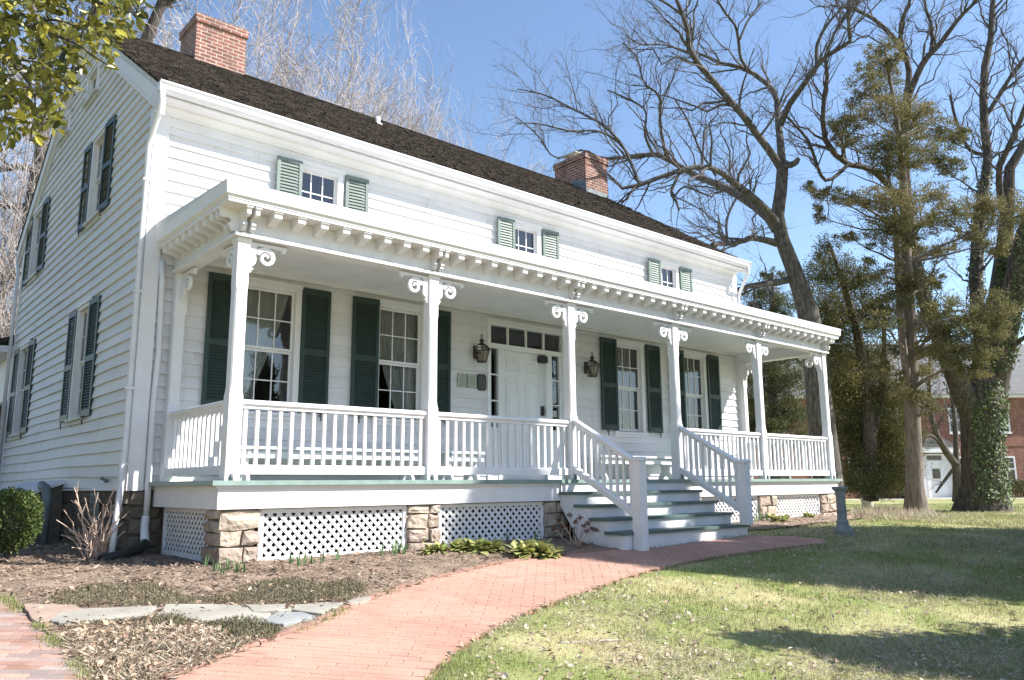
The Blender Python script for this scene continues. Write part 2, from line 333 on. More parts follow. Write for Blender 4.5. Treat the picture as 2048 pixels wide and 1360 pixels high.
def near(p, poly):
    A = poly[:, :2]; B = np.roll(A, -1, 0); d = B-A; t = np.clip(((p-A)*d).sum(1)/((d*d).sum(1)+1e-12), 0, 1); q = A+d*t[:, None]
    k = np.argmin(((q-p)**2).sum(1)); return q[k], float(np.linalg.norm(q[k]-p))
def bricks(name, poly, ang, m, seedn, lab=None, w=.200, h=.077):
    poly = np.asarray(poly); lo = poly[:, :2].min(0); hi = poly[:, :2].max(0); c = (lo+hi)/2
    ex = np.array([math.cos(ang), math.sin(ang)]); ey = np.array([-math.sin(ang), math.cos(ang)])
    n = int(np.linalg.norm(hi-lo)/h)+4; rr = np.random.RandomState(seedn); V = []; F = []
    for j in range(-n, n):
        for i in range(-n//2-2, n//2+2):
            p = c+ex*((i+.5*(j % 2)+rr.uniform(-.02, .02))*w)+ey*(j*h)
            if not inpoly(np.array(p[0]), np.array(p[1]), poly) and near(p, poly)[1] > .075: continue
            a = ang+rr.uniform(-.012, .012); e1 = np.array([math.cos(a), math.sin(a)]); e2 = np.array([-e1[1], e1[0]])
            hw, hh = w/2-.0018-rr.uniform(0, .0012), h/2-.0016-rr.uniform(0, .001); dz = .010+rr.uniform(-.0008, .0008); tl = rr.uniform(-.002, .002, 2)
            b = len(V)
            for zz, ins in ((-.03, 0), (dz-.0015, 0), (dz, .0016)):
                for sx_, sy_ in ((-1, -1), (1, -1), (1, 1), (-1, 1)):
                    q = p+e1*sx_*(hw-ins)+e2*sy_*(hh-ins)
                    if not inpoly(np.array(q[0]), np.array(q[1]), poly): q = near(q, poly)[0]
                    V.append((q[0], q[1], float(gz(q[0], q[1]))+zz+(tl[0]*sx_*hw+tl[1]*sy_*hh if zz > 0 else 0)))
            for k in range(2):
                for q in range(4): F.append((b+k*4+q, b+k*4+(q+1) % 4, b+k*4+4+(q+1) % 4, b+k*4+4+q))
            F.append((b+8, b+9, b+10, b+11))
    return tag(bigmesh(name, V, F, m), kind='structure')
bricks('brick_path', PATH, -YAW-.05, BRICKP, 3)
bricks('brick_walkway', WALKP, -YAW+.12, BRICKO, 5)

def sheet(name, poly, step, m, lift, bump=0., seed=1, bs=3., edge=None):
    poly = np.asarray(poly); lo = poly[:, :2].min(0); hi = poly[:, :2].max(0)
    xs = np.arange(lo[0]-step, hi[0]+step, step); ys = np.arange(lo[1]-step, hi[1]+step, step); X, Y = np.meshgrid(xs, ys)
    Z = gz(X, Y)+lift+bump*(vnoise(X, Y, bs, seed)+.5*vnoise(X, Y, bs*3, seed+1)-.6)
    ins = inpoly(X, Y, poly)
    nx = len(xs); ny = len(ys); I0 = (np.arange(ny-1)[:, None]*nx+np.arange(nx-1)[None])
    xc = X[:-1, :-1]+step/2; yc = Y[:-1, :-1]+step/2; k = inpoly(xc, yc, poly).ravel(); I = I0.ravel()[k]
    F = np.stack([I, I+1, I+nx+1, I+nx], -1); V = np.stack([X, Y, Z], -1).reshape(-1, 3)
    used, inv = np.unique(F, return_inverse=True)
    return tag(bigmesh(name, V[used], inv.reshape(F.shape), m, smooth=True), kind='structure')
sheet('path_bed', PATH, .06, JOINT, .0045)
sheet('walkway_bed', WALKP, .06, JOINT, .004)
EDGE = PATH[0:11]
def edging(name, line, m):
    V = []; F = []; seg = []
    for a, b in zip(line, line[1:]):
        L = np.linalg.norm((b-a)[:2]); n = max(1, int(L/.2)); e = (b-a)[:2]/L; nrm = np.array([-e[1], e[0]])
        for k in range(n):
            p0 = a[:2]+e*(L*k/n+.004); p1 = a[:2]+e*(L*(k+1)/n-.004); w = .052; h = .026+rnd.uniform(-.006, .006); o = len(V); j = rnd.uniform(-.006, .006)
            for z0, ins in ((-.05, 0), (h-.006, 0), (h, .006)):
                for q in (p0+nrm*(j+ins), p1+nrm*(j+ins), p1+nrm*(w+j-ins), p0+nrm*(w+j-ins)): V.append((q[0], q[1], float(gz(q[0], q[1]))+z0))
            for r_ in range(2):
                for i in range(4): F.append((o+r_*4+i, o+r_*4+(i+1) % 4, o+r_*4+4+(i+1) % 4, o+r_*4+4+i))
            F.append((o+8, o+9, o+10, o+11))
    return tag(bigmesh(name, V, F, m), kind='structure')
edging('path_edging', EDGE, mat('edging_brick', (.24, .13, .10), (.32, .20, .16), rough=.95, scale=6, detail=8, bump=.3, island=.15))
sheet('mulch_bed', BED, .06, SOIL, .006, .022, 4, 2.2)
sheet('garden_bed', BED2, .08, SOIL, .016, .03, 8, 2.2)

# flagstones
FS = [([(43, 1216), (150, 1216), (168, 1226), (150, 1236), (90, 1249), (72, 1251), (52, 1232)], FLAGR, 'rust brown flagstone at the left end of the stepping strip'),
      ([(96, 1247), (118, 1236), (172, 1224), (310, 1219), (313, 1222), (292, 1240), (165, 1249), (118, 1254)], FLAG, 'long grey flagstone second from the brick walkway end'),
      ([(305, 1244), (330, 1216), (440, 1216), (488, 1218), (505, 1232), (542, 1234), (520, 1254), (400, 1250)], FLAG, 'largest grey flagstone in the middle of the strip'),
      ([(490, 1217), (572, 1215), (584, 1227), (508, 1231)], FLAG, 'small grey flagstone on the bed side of the strip beyond the largest one'),
      ([(540, 1240), (556, 1233), (606, 1232), (632, 1240), (566, 1256), (524, 1251)], FLAGB, 'bluish flagstone touching the corner of the main brick path'),
      ([(590, 1217), (650, 1212), (686, 1213), (642, 1234), (586, 1226)], FLAG, 'pale tan flagstone beside the path edging'),
      ([(692, 1209), (742, 1199), (738, 1206), (702, 1214)], FLAG, 'smallest flagstone at the far tip of the strip')]
for px, m, lab in FS:
    g = np.array([ground(*p) for p in px]); c = g.mean(0); mb = MB(); n = len(g)
    # subdivide the outline and roughen it
    out = []
    for i in range(n):
        a, b = g[i], g[(i+1) % n]
        for t in (0, .33, .66): out.append(a+(b-a)*t+np.array([rnd.uniform(-.012, .012), rnd.uniform(-.012, .012), 0]))
    rings = [[(p[0], p[1], float(gz(p[0], p[1]))-.02) for p in out], [(p[0], p[1], float(gz(p[0], p[1]))+.024) for p in out],
             [(c[0]+(p[0]-c[0])*.975, c[1]+(p[1]-c[1])*.975, float(gz(p[0], p[1]))+.030) for p in out]]
    mb.loft(rings); tag(mb.build('flagstone', m), lab, 'flagstone', 'flagstones of the stepping strip')

# ================================================================ FARMHOUSE
D = 2.11; XL, XR = -.29, 12.70; YB = 10.78; YR = 6.445; EZ = 4.97; RZ = 8.05; EY = 1.74
SL = (RZ-EZ)/(YR-EY)
def roofz(y): return RZ-abs(y-YR)*SL
house = thing('farmhouse', (6.2, 4, -.85), 'white clapboard farmhouse with dark green shutters, two brick chimneys and a long front porch', 'house')
EX = .155
LWIN = [(.94, 1.72), (3.09, 3.86), (8.42, 9.16), (10.54, 11.27)]       # glass spans of the porch windows
UPW = [2.0, 6.06, 10.13]                                             # centres of the small upper windows
CAS = .085
openF = [(a-CAS, b+CAS, .94-.09, 2.62+CAS) for a, b in LWIN]+[(c-.40, c+.40, 3.72, 4.60) for c in UPW]+[(5.19, 7.03, -.2, 2.68)]
GW = [(4.50, 5.32), (8.95, 9.92)]
openG = [(a, b, z0, z1) for a, b in GW for z0, z1 in ((.88, 2.70), (3.96, 5.45))]+[(5.40, 6.18, 6.30, 6.92), (7.36, 8.12, 6.30, 6.72)]
def boards(mb, s0, s1, z0, z1, opens, place, lim=None, wob=.004, seg=1.1, seed=0):
    rr = random.Random(seed); row = 0; z = z0
    while z < z1-.01:
        e = min(EX, z1-z); a0, a1 = s0, s1
        if lim: a0, a1 = lim(z+e+.06); a0 = max(a0, s0); a1 = min(a1, s1)
        iv = [(a0, a1)]
        for (oa, ob, oz0, oz1) in opens:
            if z+e*.5 > oz0 and z+e*.5 < oz1:
                nv = []
                for p, q in iv:
                    if ob <= p or oa >= q: nv.append((p, q)); continue
                    if oa > p: nv.append((p, oa))
                    if ob < q: nv.append((ob, q))
                iv = nv
        for p, q in iv:
            if q-p < .01: continue
            cuts = [p]; t = p+rr.uniform(1.5, 4.5)
            while t < q-.6: cuts.append(t); t += rr.uniform(2.8, 5)
            cuts.append(q)
            for c0, c1 in zip(cuts, cuts[1:]):
                n = max(1, int((c1-c0)/seg)); rings = []; jy = rr.uniform(-.002, .002); g_ = .0015
                for k in range(n+1):
                    s = c0+g_+(c1-c0-2*g_)*k/n; dz = wob*(float(vnoise(s*.45, row*.61, 1, seed+1))-.5)*2+wob*.5*(float(vnoise(s*1.7, row*3.1, 1, seed+5))-.5)
                    rings.append([place(s, -.034+jy, z+dz), place(s, -.005+jy, z+e+.012+dz), place(s, .10, z+e+.012), place(s, .10, z+.001)])
                mb.loft(rings)
        z += e; row += 1
mb = MB(); boards(mb, -.14, XR-.13, -.07, 2.92, [o for o in openF], lambda s, d, z: (s, D+d, z), seed=11)
boards(mb, -.14, XR-.13, 2.92, 4.66, openF, lambda s, d, z: (s, D+d, z), seed=12)
front = mb.build('front_wall', SIDING, house)
mb = MB()
boards(mb, D+.02, YB-.1, -.07, 7.9, openG, lambda s, d, z: (XL+d, s, z), lim=lambda z: (max(D+.02, YR-(RZ-.05-z)/SL), min(YB-.1, YR+(RZ-.05-z)/SL)), wob=.018, seed=21)
gable = mb.build('gable_wall', SIDING, house)
mb = MB(); boards(mb, D+.02, YB-.1, -.07, 7.9, [], lambda s, d, z: (XR-d, s, z), lim=lambda z: (max(D+.02, YR-(RZ-.05-z)/SL), min(YB-.1, YR+(RZ-.05-z)/SL)), seed=31)
mb.build('gable_wall', SIDING, house)
mb = MB(); mb.box(XL+.1, XR-.1, YB-.12, YB, -.07, 4.9); mb.build('rear_wall', SIDING, house)
# corner boards, sill board
for x0, x1 in ((XL-.036, XL+.15), (XR-.15, XR+.036)):
    xs_, xe_ = (x0, x0+.056) if x0 < 0 else (x1-.056, x1)
    mb = MB(); L_ = [(x0, D-.046), (x1, D-.046), (x1, D+.02), (xe_, D+.02), (xe_, D+.16), (xs_, D+.16)] if x0 < 0 else [(x0, D-.046), (x1, D-.046), (x1, D+.16), (xs_, D+.16), (xs_, D+.02), (x0, D+.02)]
    mb.prism(L_, -.1, 4.80, 2); mb.build('corner_board', WHITE, house)
mb = MB(); mb.box(XL-.036, XL+.02, YB-.14, YB+.02, -.1, 4.95); mb.build('corner_board', WHITE, house)
mb = MB(); mb.box(XL+.155, 0, D-.042, D-.002, -.09, -.072); mb.box(XL-.04, XL-.001, D+.17, YB-.15, -.10, -.073); mb.build('sill_board', WHITE, house)
# foundation
mb = MB(); mb.box(XL+.03, XR-.03, D+.03, YB-.03, -1.3, -.075); mb.build('foundation', STONED, house)
def stones(mb, place, s0, s1, z0, z1, ch=(.12, .2), cw=(.18, .38), seed=1, depth=.06):
    rr = random.Random(seed); z = z0
    while z < z1-.02:
        h = min(rr.uniform(*ch), z1-z)
        if z1-z-h < .06: h = z1-z
        s = s0
        while s < s1-.02:
            w = min(rr.uniform(*cw), s1-s)
            if s1-s-w < .09: w = s1-s
            g = .009; a, b, c, d_ = s+g, s+w-g, z+g, z+h-g
            j = lambda k=.016: rr.uniform(-k, k)
            out = [(a+j(), c+j()), ((a+b)/2+j(), c+j(.008)), (b+j(), c+j()), (b+j(.008), (c+d_)/2), (b+j(), d_+j()), ((a+b)/2+j(), d_+j(.008)), (a+j(), d_+j()), (a+j(.008), (c+d_)/2)]
            cx, cz = (a+b)/2, (c+d_)/2; dd = depth*rr.uniform(.6, 1.1)
            rings = [[place(p, 0, q) for p, q in out], [place(p, -dd*.7, q) for p, q in out], [place(cx+(p-cx)*.93+j(.004), -dd*.95+j(.012), cz+(q-cz)*.92+j(.004)) for p, q in out], [place(cx+(p-cx)*.5, -dd-.004+j(.012), cz+(q-cz)*.5) for p, q in out]]
            mb.loft(rings)
            s += w
        z += h
mb = MB(); stones(mb, lambda s, d, z: (XL+.03+d, s, z), D+.03, YB-.1, -1.0, -.08, (.14, .26), (.25, .55), 5, .045)
stones(mb, lambda s, d, z: (s, D+.03+d, z), XL+.03, .1, -1.0, -.1, (.14, .26), (.2, .3), 6, .05)
mb.build('foundation_stone', STONED, house)
# foundation vent on the gable
mb = MB(); mb.box(XL-.05, XL-.02, 3.25, 3.62, -.48, -.12); vt_ = mb.build('foundation_vent', CONC, house)
for z in (-.43, -.33, -.23): mb = MB(); mb.box(XL-.056, XL-.051, 3.29, 3.58, z, z+.065); mb.build('vent_slot', BLACKP, vt_)
# interior
mb = MB(); mb.box(XL+.12, XR-.12, D+.12, YB-.14, -.06, -.005); mb.box(XL+.12, XR-.12, D+.12, YB-.14, 2.95, 3.05); mb.box(XL+.12, XR-.12, 5.4, 5.5, 0, 2.94); mb.box(XL+.12, XR-.12, 5.6, 5.7, 3.06, 5.6)
mb.box(XL+.12, XR-.12, 3.3, 9.5, 5.62, 5.7)
for x in (2.35, 4.6, 7.4, 9.8): mb.box(x, x+.1, D+.15, 5.39, 0, 2.94)
mb.build('interior_partition', INSIDE, house)

# ---- roof
roof = MB()
for sgn in (0, 1):
    ye = EY if sgn == 0 else 2*YR-EY
    p = [(ye, roofz(ye)-.03), (YR, RZ-.03), (YR, RZ-.10), (ye, roofz(ye)-.10)]
    roof.prism(p if sgn == 0 else p[::-1], XL-.10, XR+.01, 0)
roof = roof.build('roof', TRIMD, house)
rr = np.random.RandomState(2); SV = []; SF = []
slen = math.hypot(YR-EY, RZ-EZ); ny_, nz_ = -(RZ-EZ)/slen, (YR-EY)/slen; ty, tz = (YR-EY)/slen, (RZ-EZ)/slen
expo = .125; nc = int(slen/expo)+1
for side in (0, 1):
    for c in range(nc):
        s0 = c*expo-.05; s1 = min(s0+expo*1.9, slen+.02); x = XL-.115-rr.uniform(0, .08); wav = .015*math.sin(c*.7)
        while x < XR+.02:
            w = rr.uniform(.07, .18) if side == 0 else .6; x1 = min(x+w, XR+.03); xa = max(x+.003, XL-.115); xb = x1-.003
            if xb-xa > .02:
                t0 = .036+rr.uniform(0, .022); ds = rr.uniform(-.018, .018); b = len(SV)
                for (s, hgt) in ((s0+ds, t0), (s1, .004), (s0+ds, t0-.026)):
                    for xx in (xa, xb):
                        yy = EY+ty*s+ny_*hgt; zz = EZ+tz*s+nz_*hgt-.028
                        SV.append((xx, yy if side == 0 else 2*YR-yy, zz))
                SF += [(b, b+1, b+3, b+2), (b+4, b+5, b+1, b), (b+4, b, b+2, b+2), (b+1, b+5, b+3, b+3)][:2]
            x = x1
shakes = bigmesh('roof_shakes', SV, SF, SHAKE, roof)
mb = MB(); mb.prism([(YR-.10, RZ-.03), (YR, RZ+.035), (YR+.10, RZ-.03), (YR, RZ-.05)], XL-.11, XR+.025, 0); mb.build('ridge_cap', SHAKE, roof)
def chimney(x0, x1, y0, y1, zb, zt, flash):
    mb = MB(); mb.box(x0, x1, y0, y1, zb, zt-.17)
    mb.box(x0-.03, x1+.03, y0-.03, y1+.03, zt-.17, zt)
    ch = mb.build('chimney', BRICKC, roof)
    mb = MB(); mb.box(x0+.12, x1-.12, y0+.12, y1-.12, zt+.001, zt+.03); mb.build('flue_crown', CONCL, ch)
    if flash:
        mb = MB(); zf = roofz(y0)
        mb.box(x0-.012, x1+.012, y0-.012, y0-.002, zf-.1, zf+.13)
        for xx in ((x0-.012, x0-.002), (x1+.002, x1+.012)):
            mb.prism([(y0-.012, zf-.1), (YR, RZ-.1), (YR, RZ+.15), (y0-.012, zf+.34)], xx[0], xx[1], 0)
        mb.build('flashing', FLASH, ch)
    return ch
c1 = chimney(1.43, 2.40, 6.22, 7.12, 7.5, 8.88, False)
c2 = chimney(11.76, 12.63, 5.90, 7.1, 7.3, 8.85, True)
mb = MB(); mb.box(11.95, 12.35, 6.45, 6.95, 9.08, 9.12)
for x in (11.98, 12.30):
    for y in (6.48, 6.90): mb.box(x, x+.03, y, y+.03, 8.86, 9.08)
mb.build('chimney_cap', CONCL, c2)
mb = MB(); mb.lathe(5.09, 5.62, [(.05, 7.40), (.05, 7.66)], 14); mb.lathe(5.09, 5.62, [(.13, 7.42), (.11, 7.475), (.058, 7.53)], 14); mb.build('vent_pipe', WHITE, roof)

# ---- eaves: rake boards, frieze, gutter
for ya, yb in ((EY, YR), (2*YR-EY, YR)):
    mb = MB(); q = lambda y, d: (y, roofz(y)-d)
    mb.prism([q(ya, .105), q(yb, .105), q(yb, .30), q(ya, .30)], XL-.10, XL-.06, 0); mb.prism([q(ya, .1055), q(yb, .1055), q(yb, .40), q(ya, .42)], XL-.0595, XL-.018, 0); mb.build('rake_board', WHITE, house)
    mb = MB(); mb.prism([q(ya, .105), q(yb, .105), q(yb, .31), q(ya, .31)], XR-.03, XR+.005, 0)
    mb.build('rake_board', WHITE, house)
mb = MB()
mb.prism([(EY+.03, EZ-.13), (EY+.055, EZ-.13), (EY+.055, EZ-.02), (EY+.03, EZ-.04)], XL-.09, XR+.004, 0)          # fascia
mb.prism([(EY+.04, EZ-.165), (D, EZ-.165), (D, EZ-.14), (EY+.04, EZ-.14)], XL-.05, XR+.004, 0)                    # soffit
mb.prism([(D-.125, EZ-.167), (D-.115, EZ-.19), (D-.07, EZ-.225), (D-.055, EZ-.26), (D-.055, EZ-.272), (D, EZ-.272), (D, EZ-.167)], XL-.04, XR+.004, 0)   # bed mould
mb.prism([(D-.034, EZ-.2735), (D-.002, EZ-.2735), (D-.002, EZ-.40), (D-.034, EZ-.40)], XL-.038,XR+.004, 0)        # frieze board
mb.build('eave_frieze', WHITE, house)
mb = MB()
prof = [(EY+.028, EZ-.135), (EY-.045, EZ-.135), (EY-.075, EZ-.10), (EY-.082, EZ-.055), (EY-.105, EZ-.03), (EY-.105, EZ-.01), (EY-.094, EZ-.01), (EY-.094, EZ-.027), (EY-.07, EZ-.05), (EY-.064, EZ-.095), (EY-.04, EZ-.122), (EY+.028, EZ-.122)]
mb.prism(prof, XL-.12, XR+.03, 0); mb.box(XL-.123, XL-.118, EY-.10, EY+.028, EZ-.134, EZ-.02); mb.box(XR+.028, XR+.033, EY-.10, EY+.028, EZ-.134, EZ-.02)
gut = mb.build('gutter', GUTTER, house)
mb = MB(); prof2 = [(2*YR-y, z) for y, z in prof]; mb.prism(prof2, XL-.12, XR+.02, 0); mb.build('gutter', GUTTER, house)
def downspout(pts, r_=.036, name='downspout', m=None, n=8):
    mb = MB(); mb.tube(pts, r_, n)
    z = sorted([p[2] for p in pts]); o = mb.build(name, m or GUTTER, house); return o
dsp = downspout([(XL-.075, EY-.05, 4.86), (XL-.075, EY-.04, 4.68), (XL-.075, EY+.06, 4.54), (XL-.08, D-.12, 4.36), (XL-.085, D-.045, 4.24), (XL-.085, D-.04, 3.0), (XL-.085, D-.04, 1.2), (XL-.09, D-.06, .4), (XL-.12, D-.12, -.1), (XL-.17, D-.2, -.55), (XL-.20, D-.26, -.84)])
for z in (3.75, 2.3, 1.1, .2): mb = MB(); mb.box(XL-.126, XL-.04, D-.085, D+.0, z, z+.03); mb.build('downspout_strap', GUTTER, dsp)
downspout([(XR-.02, EY-.05, 4.86), (XR-.02, EY-.04, 4.70), (XR+.0, EY+.1, 4.52), (XR+.05, D-.1, 4.30), (XR+.06, D-.06, 4.2), (XR+.06, D-.06, 3.2)])
downspout([(XL-.07, 2*YR-EY+.03, 4.85), (XL-.07, 2*YR-EY, 4.66), (XL-.08, YB+.08, 4.42), (XL-.085, YB+.05, 4.3), (XL-.085, YB+.05, .1)])
d2 = downspout([(-.12, D-.07, 2.75), (-.10, D-.07, 2.5), (-.08, D-.07, 1.6), (-.10, D-.07, .9), (-.09, D-.08, 0), (-.09, D-.08, -.40)])
mb = MB(); pts = []; rad = []
for k in range(25):
    t = k/24; a = t*math.pi*.42; pts.append((-.09-.05*t, D-.08-.20*math.sin(a)*t, -.40-.30*t)); rad.append(.045+.005*(k % 2))
mb.tube(pts, rad, 12); mb.build('corrugated_elbow', GUTTER, d2)
mb = MB(); mb.tube([pts[-1], np.array(pts[-1])+(-.08, -.10, -.05), np.array(pts[-1])+(-.28, -.24, -.09), np.array(pts[-1])+(-.55, -.34, -.13)], [.054, .056, .056, .054], 12); mb.build('drain_hose', BLACKP, d2)

# ---- windows
def winT(kind, s0, z0):
    if kind == 'F': return lambda s, d, z: (s0+s, D+d, z0+z)
    return lambda s, d, z: (XL+d, s0+s, z0+z)
def tbox(mb, T, s0, s1, d0, d1, z0, z1):
    vs = [T(s, d, z) for z in (z0, z1) for s, d in ((s0, d0), (s1, d0), (s1, d1), (s0, d1))]
    mb.add(vs, [(0, 3, 2, 1), (4, 5, 6, 7), (0, 1, 5, 4), (1, 2, 6, 5), (2, 3, 7, 6), (3, 0, 4, 7)])
def make_window(kind, s0, z0, w, h, cols, rows, cas=.085, sashes=2, sill=True, curtain=None, head=.0):
    """w,h: glass opening; the casing lies outside it"""
    T = winT(kind, s0, z0); mb = MB(); c = cas; e = .0012
    tbox(mb, T, -c, -.0, -.048, .10, -.02, h+c); tbox(mb, T, w, w+c, -.048, .10, -.02, h+c); tbox(mb, T, e, w-e, -.046, .10, h, h+c-e)
    tbox(mb, T, -c-.02, w+c+.02, -.066, -.0495, h+c*.62, h+c+.03)
    if head: tbox(mb, T, -c-.03, w+c+.03, -.075, -.02, h+c+.031, h+c+head)
    st = .032; hs = h/sashes
    for k in range(sashes):
        d = .018+(.028 if k == 0 and sashes == 2 else 0); zb = k*hs
        tbox(mb, T, e, st, d, d+.03, zb+e, zb+hs-e); tbox(mb, T, w-st, w-e, d, d+.03, zb+e, zb+hs-e)
        tbox(mb, T, st, w-st, d+.001, d+.029, zb+e, zb+(.05 if k == 0 else .034)); tbox(mb, T, st, w-st, d+.001, d+.029, zb+hs-.034, zb+hs-e)
        mw = .016; r_ = rows//sashes
        for i in range(1, cols): x = st+(w-2*st)*i/cols; tbox(mb, T, x-mw/2, x+mw/2, d+.004, d+.026, zb+.03, zb+hs-.03)
        for j in range(1, r_): z = zb+.03+(hs-.06)*j/r_; tbox(mb, T, st, w-st, d+.0055, d+.0245, z-mw/2, z+mw/2)
    win = mb.build('window', WHITE, house, flip=kind != 'F')
    mb = MB()
    for k in range(sashes):
        d = .033+(.028 if k == 0 and sashes == 2 else 0)
        mb.add([T(.01, d, k*hs+.01), T(w-.01, d, k*hs+.01), T(w-.01, d, (k+1)*hs-.01), T(.01, d, (k+1)*hs-.01)], [(0, 1, 2, 3)])
    mb.build('pane', GLASS, win, flip=kind != 'F')
    if sill:
        mb = MB(); tbox(mb, T, -c-.03, w+c+.03, -.085, .06, -.062, -.021); tbox(mb, T, -c, w+c, -.045, .0, -.12, -.063); mb.build('sill', TRIMD if kind == 'G' else WHITE, win)
    if curtain:
        for (fa, fb, tag_) in curtain:
            mb = MB(); n = 60; m_ = 14; rows_ = []
            for j in range(m_+1):
                t = j/m_; a, b = fa(t), fb(t)
                rows_.append([T(w*(a+(b-a)*i/n), .17+.018*math.sin(i*1.15+.5*math.sin(t*4))*(1-.3*t)+.01*math.sin(i*.31), h*(1-t)+.01) for i in range(n+1)])
            vs = [p for r_ in rows_ for p in r_]; fs = [(j*(n+1)+i, j*(n+1)+i+1, (j+1)*(n+1)+i+1, (j+1)*(n+1)+i) for j in range(m_) for i in range(n)]
            mb.add(vs, fs, True); mb.build('curtain', CURT, win)
    return win
cl = lambda t: max(0., min(1., t))
swL = [(lambda t: -.05, lambda t: .98-.75*(t**1.25) if t < .8 else .41-.2*(t-.8), 0)]
swR = [(lambda t: .02+.62*(t**1.6), lambda t: 1.05 if t < .3 else 1.05-.06*(t-.3), 0)]
vs3 = [(lambda t: -.05, lambda t: .86-.5*(t**2), 0)]
for (a, b), cu in zip(LWIN, (swL, swR, vs3, vs3)):
    make_window('F', a, .94, b-a, 1.68, 3, 4, curtain=cu)
for c in UPW: make_window('F', c-.31, 3.84, .62, .65, 3, 2, cas=.09, sashes=1)
for a, b in GW:
    make_window('G', a+.085, .97, b-a-.17, 1.64, 3, 4); make_window('G', a+.085, 4.05, b-a-.17, 1.31, 3, 4)
make_window('G', 5.485, 6.40, .61, .44, 3, 2, sashes=1); make_window('G', 7.445, 6.39, .59, .25, 3, 2, sashes=1)

# ---- shutters
def shutter_mesh(w, h, m, name='shutter'):
    mb = MB(); st = .05; t = .034
    mb.box(0, st, 0, t, 0, h); mb.box(w-st, w, 0, t, 0, h)
    ra = [0, .46*h, h-.085] if h > 1 else [0, h-.055]; rh = [.10, .085, .085] if h > 1 else [.06, .055]
    for z, hh in zip(ra, rh): mb.box(st, w-st, .001, t-.001, z+.0005, z+hh-.0005)
    for i in range(len(ra)-1):
        z = ra[i]+rh[i]+.006; z1 = ra[i+1]-.006; n = int((z1-z)/(.040 if h > 1 else .048)); p = (z1-z)/n
        for k in range(n):
            zz = z+k*p; mb.prism([(.003, zz), (.007, zz-.004), (t-.003, zz+p*.95), (t-.008, zz+p)], st-.004, w-st+.004, 0)
    me_o = mb.build(name, m, house, origin=(0, 0, 0)); return me_o
def dog(parent, x, y, z, rx=False):
    pass
mb = MB(); mb.tube([(0, .02, .05), (0, -.02, .03), (0, -.022, -.02), (.012, -.02, -.055), (0, -.02, -.075)], [.008, .009, .009, .011, .006], 6); mb.box(-.03, .03, -.03, -.012, -.008, .008)
DOG = mb
def put_shutter(proto, x, y, z, rz, first, dogx, label=None):
    o = proto if first else proto.copy()
    if not first: COL.objects.link(o); o.parent = house
    o.location = tuple(np.array([x, y, z])-wpos(house)); o.rotation_euler = (0, 0, rz)
    return o
sh = shutter_mesh(.44, 1.77, GREEN)
f = True; dogme = None
def add_dog(shut, lx):
    global dogme
    if dogme is None:
        d = DOG.build('shutter_dog', METAL, shut, origin=(0, 0, 0)); dogme = d.data
    else:
        d = bpy.data.objects.new('shutter_dog', dogme); COL.objects.link(d); d.parent = shut
    d.location = (lx, .0, -.035)
for k, (x0, x1) in enumerate(((.48, 1.81), (2.61, 3.965), (7.95, 9.31), (10.07, 11.37))):
    a = put_shutter(sh, x0, D-.085, .935, R(-1.5), f, 0); f = False; add_dog(a, .12)
    b = put_shutter(sh, x1, D-.08, .935, R(1.2), f, 0); add_dog(b, .32)
shu = shutter_mesh(.375, .80, GREENL); f = True
for c in UPW:
    a = put_shutter(shu, c-.68, D-.115, 3.745, R(-3), f, 0); f = False
    put_shutter(shu, c+.425, D-.08, 3.755, R(-5), f, 0)
shg = shutter_mesh(.44, 1.72, GREEN); f = True; shg2 = shutter_mesh(.44, 1.42, GREEN); f2 = True
for a_, b_ in GW:
    for (y0, yw, al) in ((a_-.44, 0, 3.5), (b_, 0, 2.)):
        o = put_shutter(shg, XL-.075, y0+.44, .93, R(-90+al), f, 0); f = False; add_dog(o, .2)
        o = put_shutter(shg2, XL-.075, y0+.44, 4.0, R(-90+al), f2, 0); f2 = False; add_dog(o, .2)

# ---- entry door
mb = MB(); e = .001
for a, b, z0, z1, d0, d1 in ((5.19, 5.262, 0, 2.68, -.05, .10), (6.958, 7.03, 0, 2.68, -.05, .10), (5.262, 6.958, 2.615, 2.68, -.048, .10), (5.262, 6.958, 2.22, 2.305, -.03, .10), (5.45, 5.565, 0, 2.22, -.02, .10), (6.565, 6.705, 0, 2.22, -.02, .10), (5.262, 5.45, 0, .88, -.005, .09), (6.705, 6.958, 0, .88, -.005, .09), (6.90, 6.958, .88, 2.22, -.012, .09), (5.15, 7.07, 2.68, 2.72, -.075, .0)):
    mb.box(a+e, b-e, D+d0, D+d1, z0+e, z1-e)
for k in range(1, 4): x = 5.262+1.696*k/4; mb.box(x-.016, x+.016, D+.0, D+.05, 2.306, 2.614)
for a, b in ((5.262, 5.45), (6.705, 6.90)):
    for k in (1, 2): z = .88+1.34*k/3; mb.box(a, b, D+.005, D+.05, z-.011, z+.011)
df = mb.build('door_frame', WHITE, house)
mb = MB(); mb.add([(5.264, D+.035, 2.306), (6.957, D+.035, 2.306), (6.957, D+.035, 2.614), (5.264, D+.035, 2.614)], [(0, 1, 2, 3)]); mb.build('transom_pane', GLASS, df)
for a, b in ((5.264, 5.449), (6.706, 6.899)): mb = MB(); mb.add([(a, D+.035, .882), (b, D+.035, .882), (b, D+.035, 2.218), (a, D+.035, 2.218)], [(0, 1, 2, 3)]); mb.build('sidelight_pane', GLASS, df)
mb = MB(); mb.box(5.566, 6.564, D+.055, D+.095, .01, 2.218)
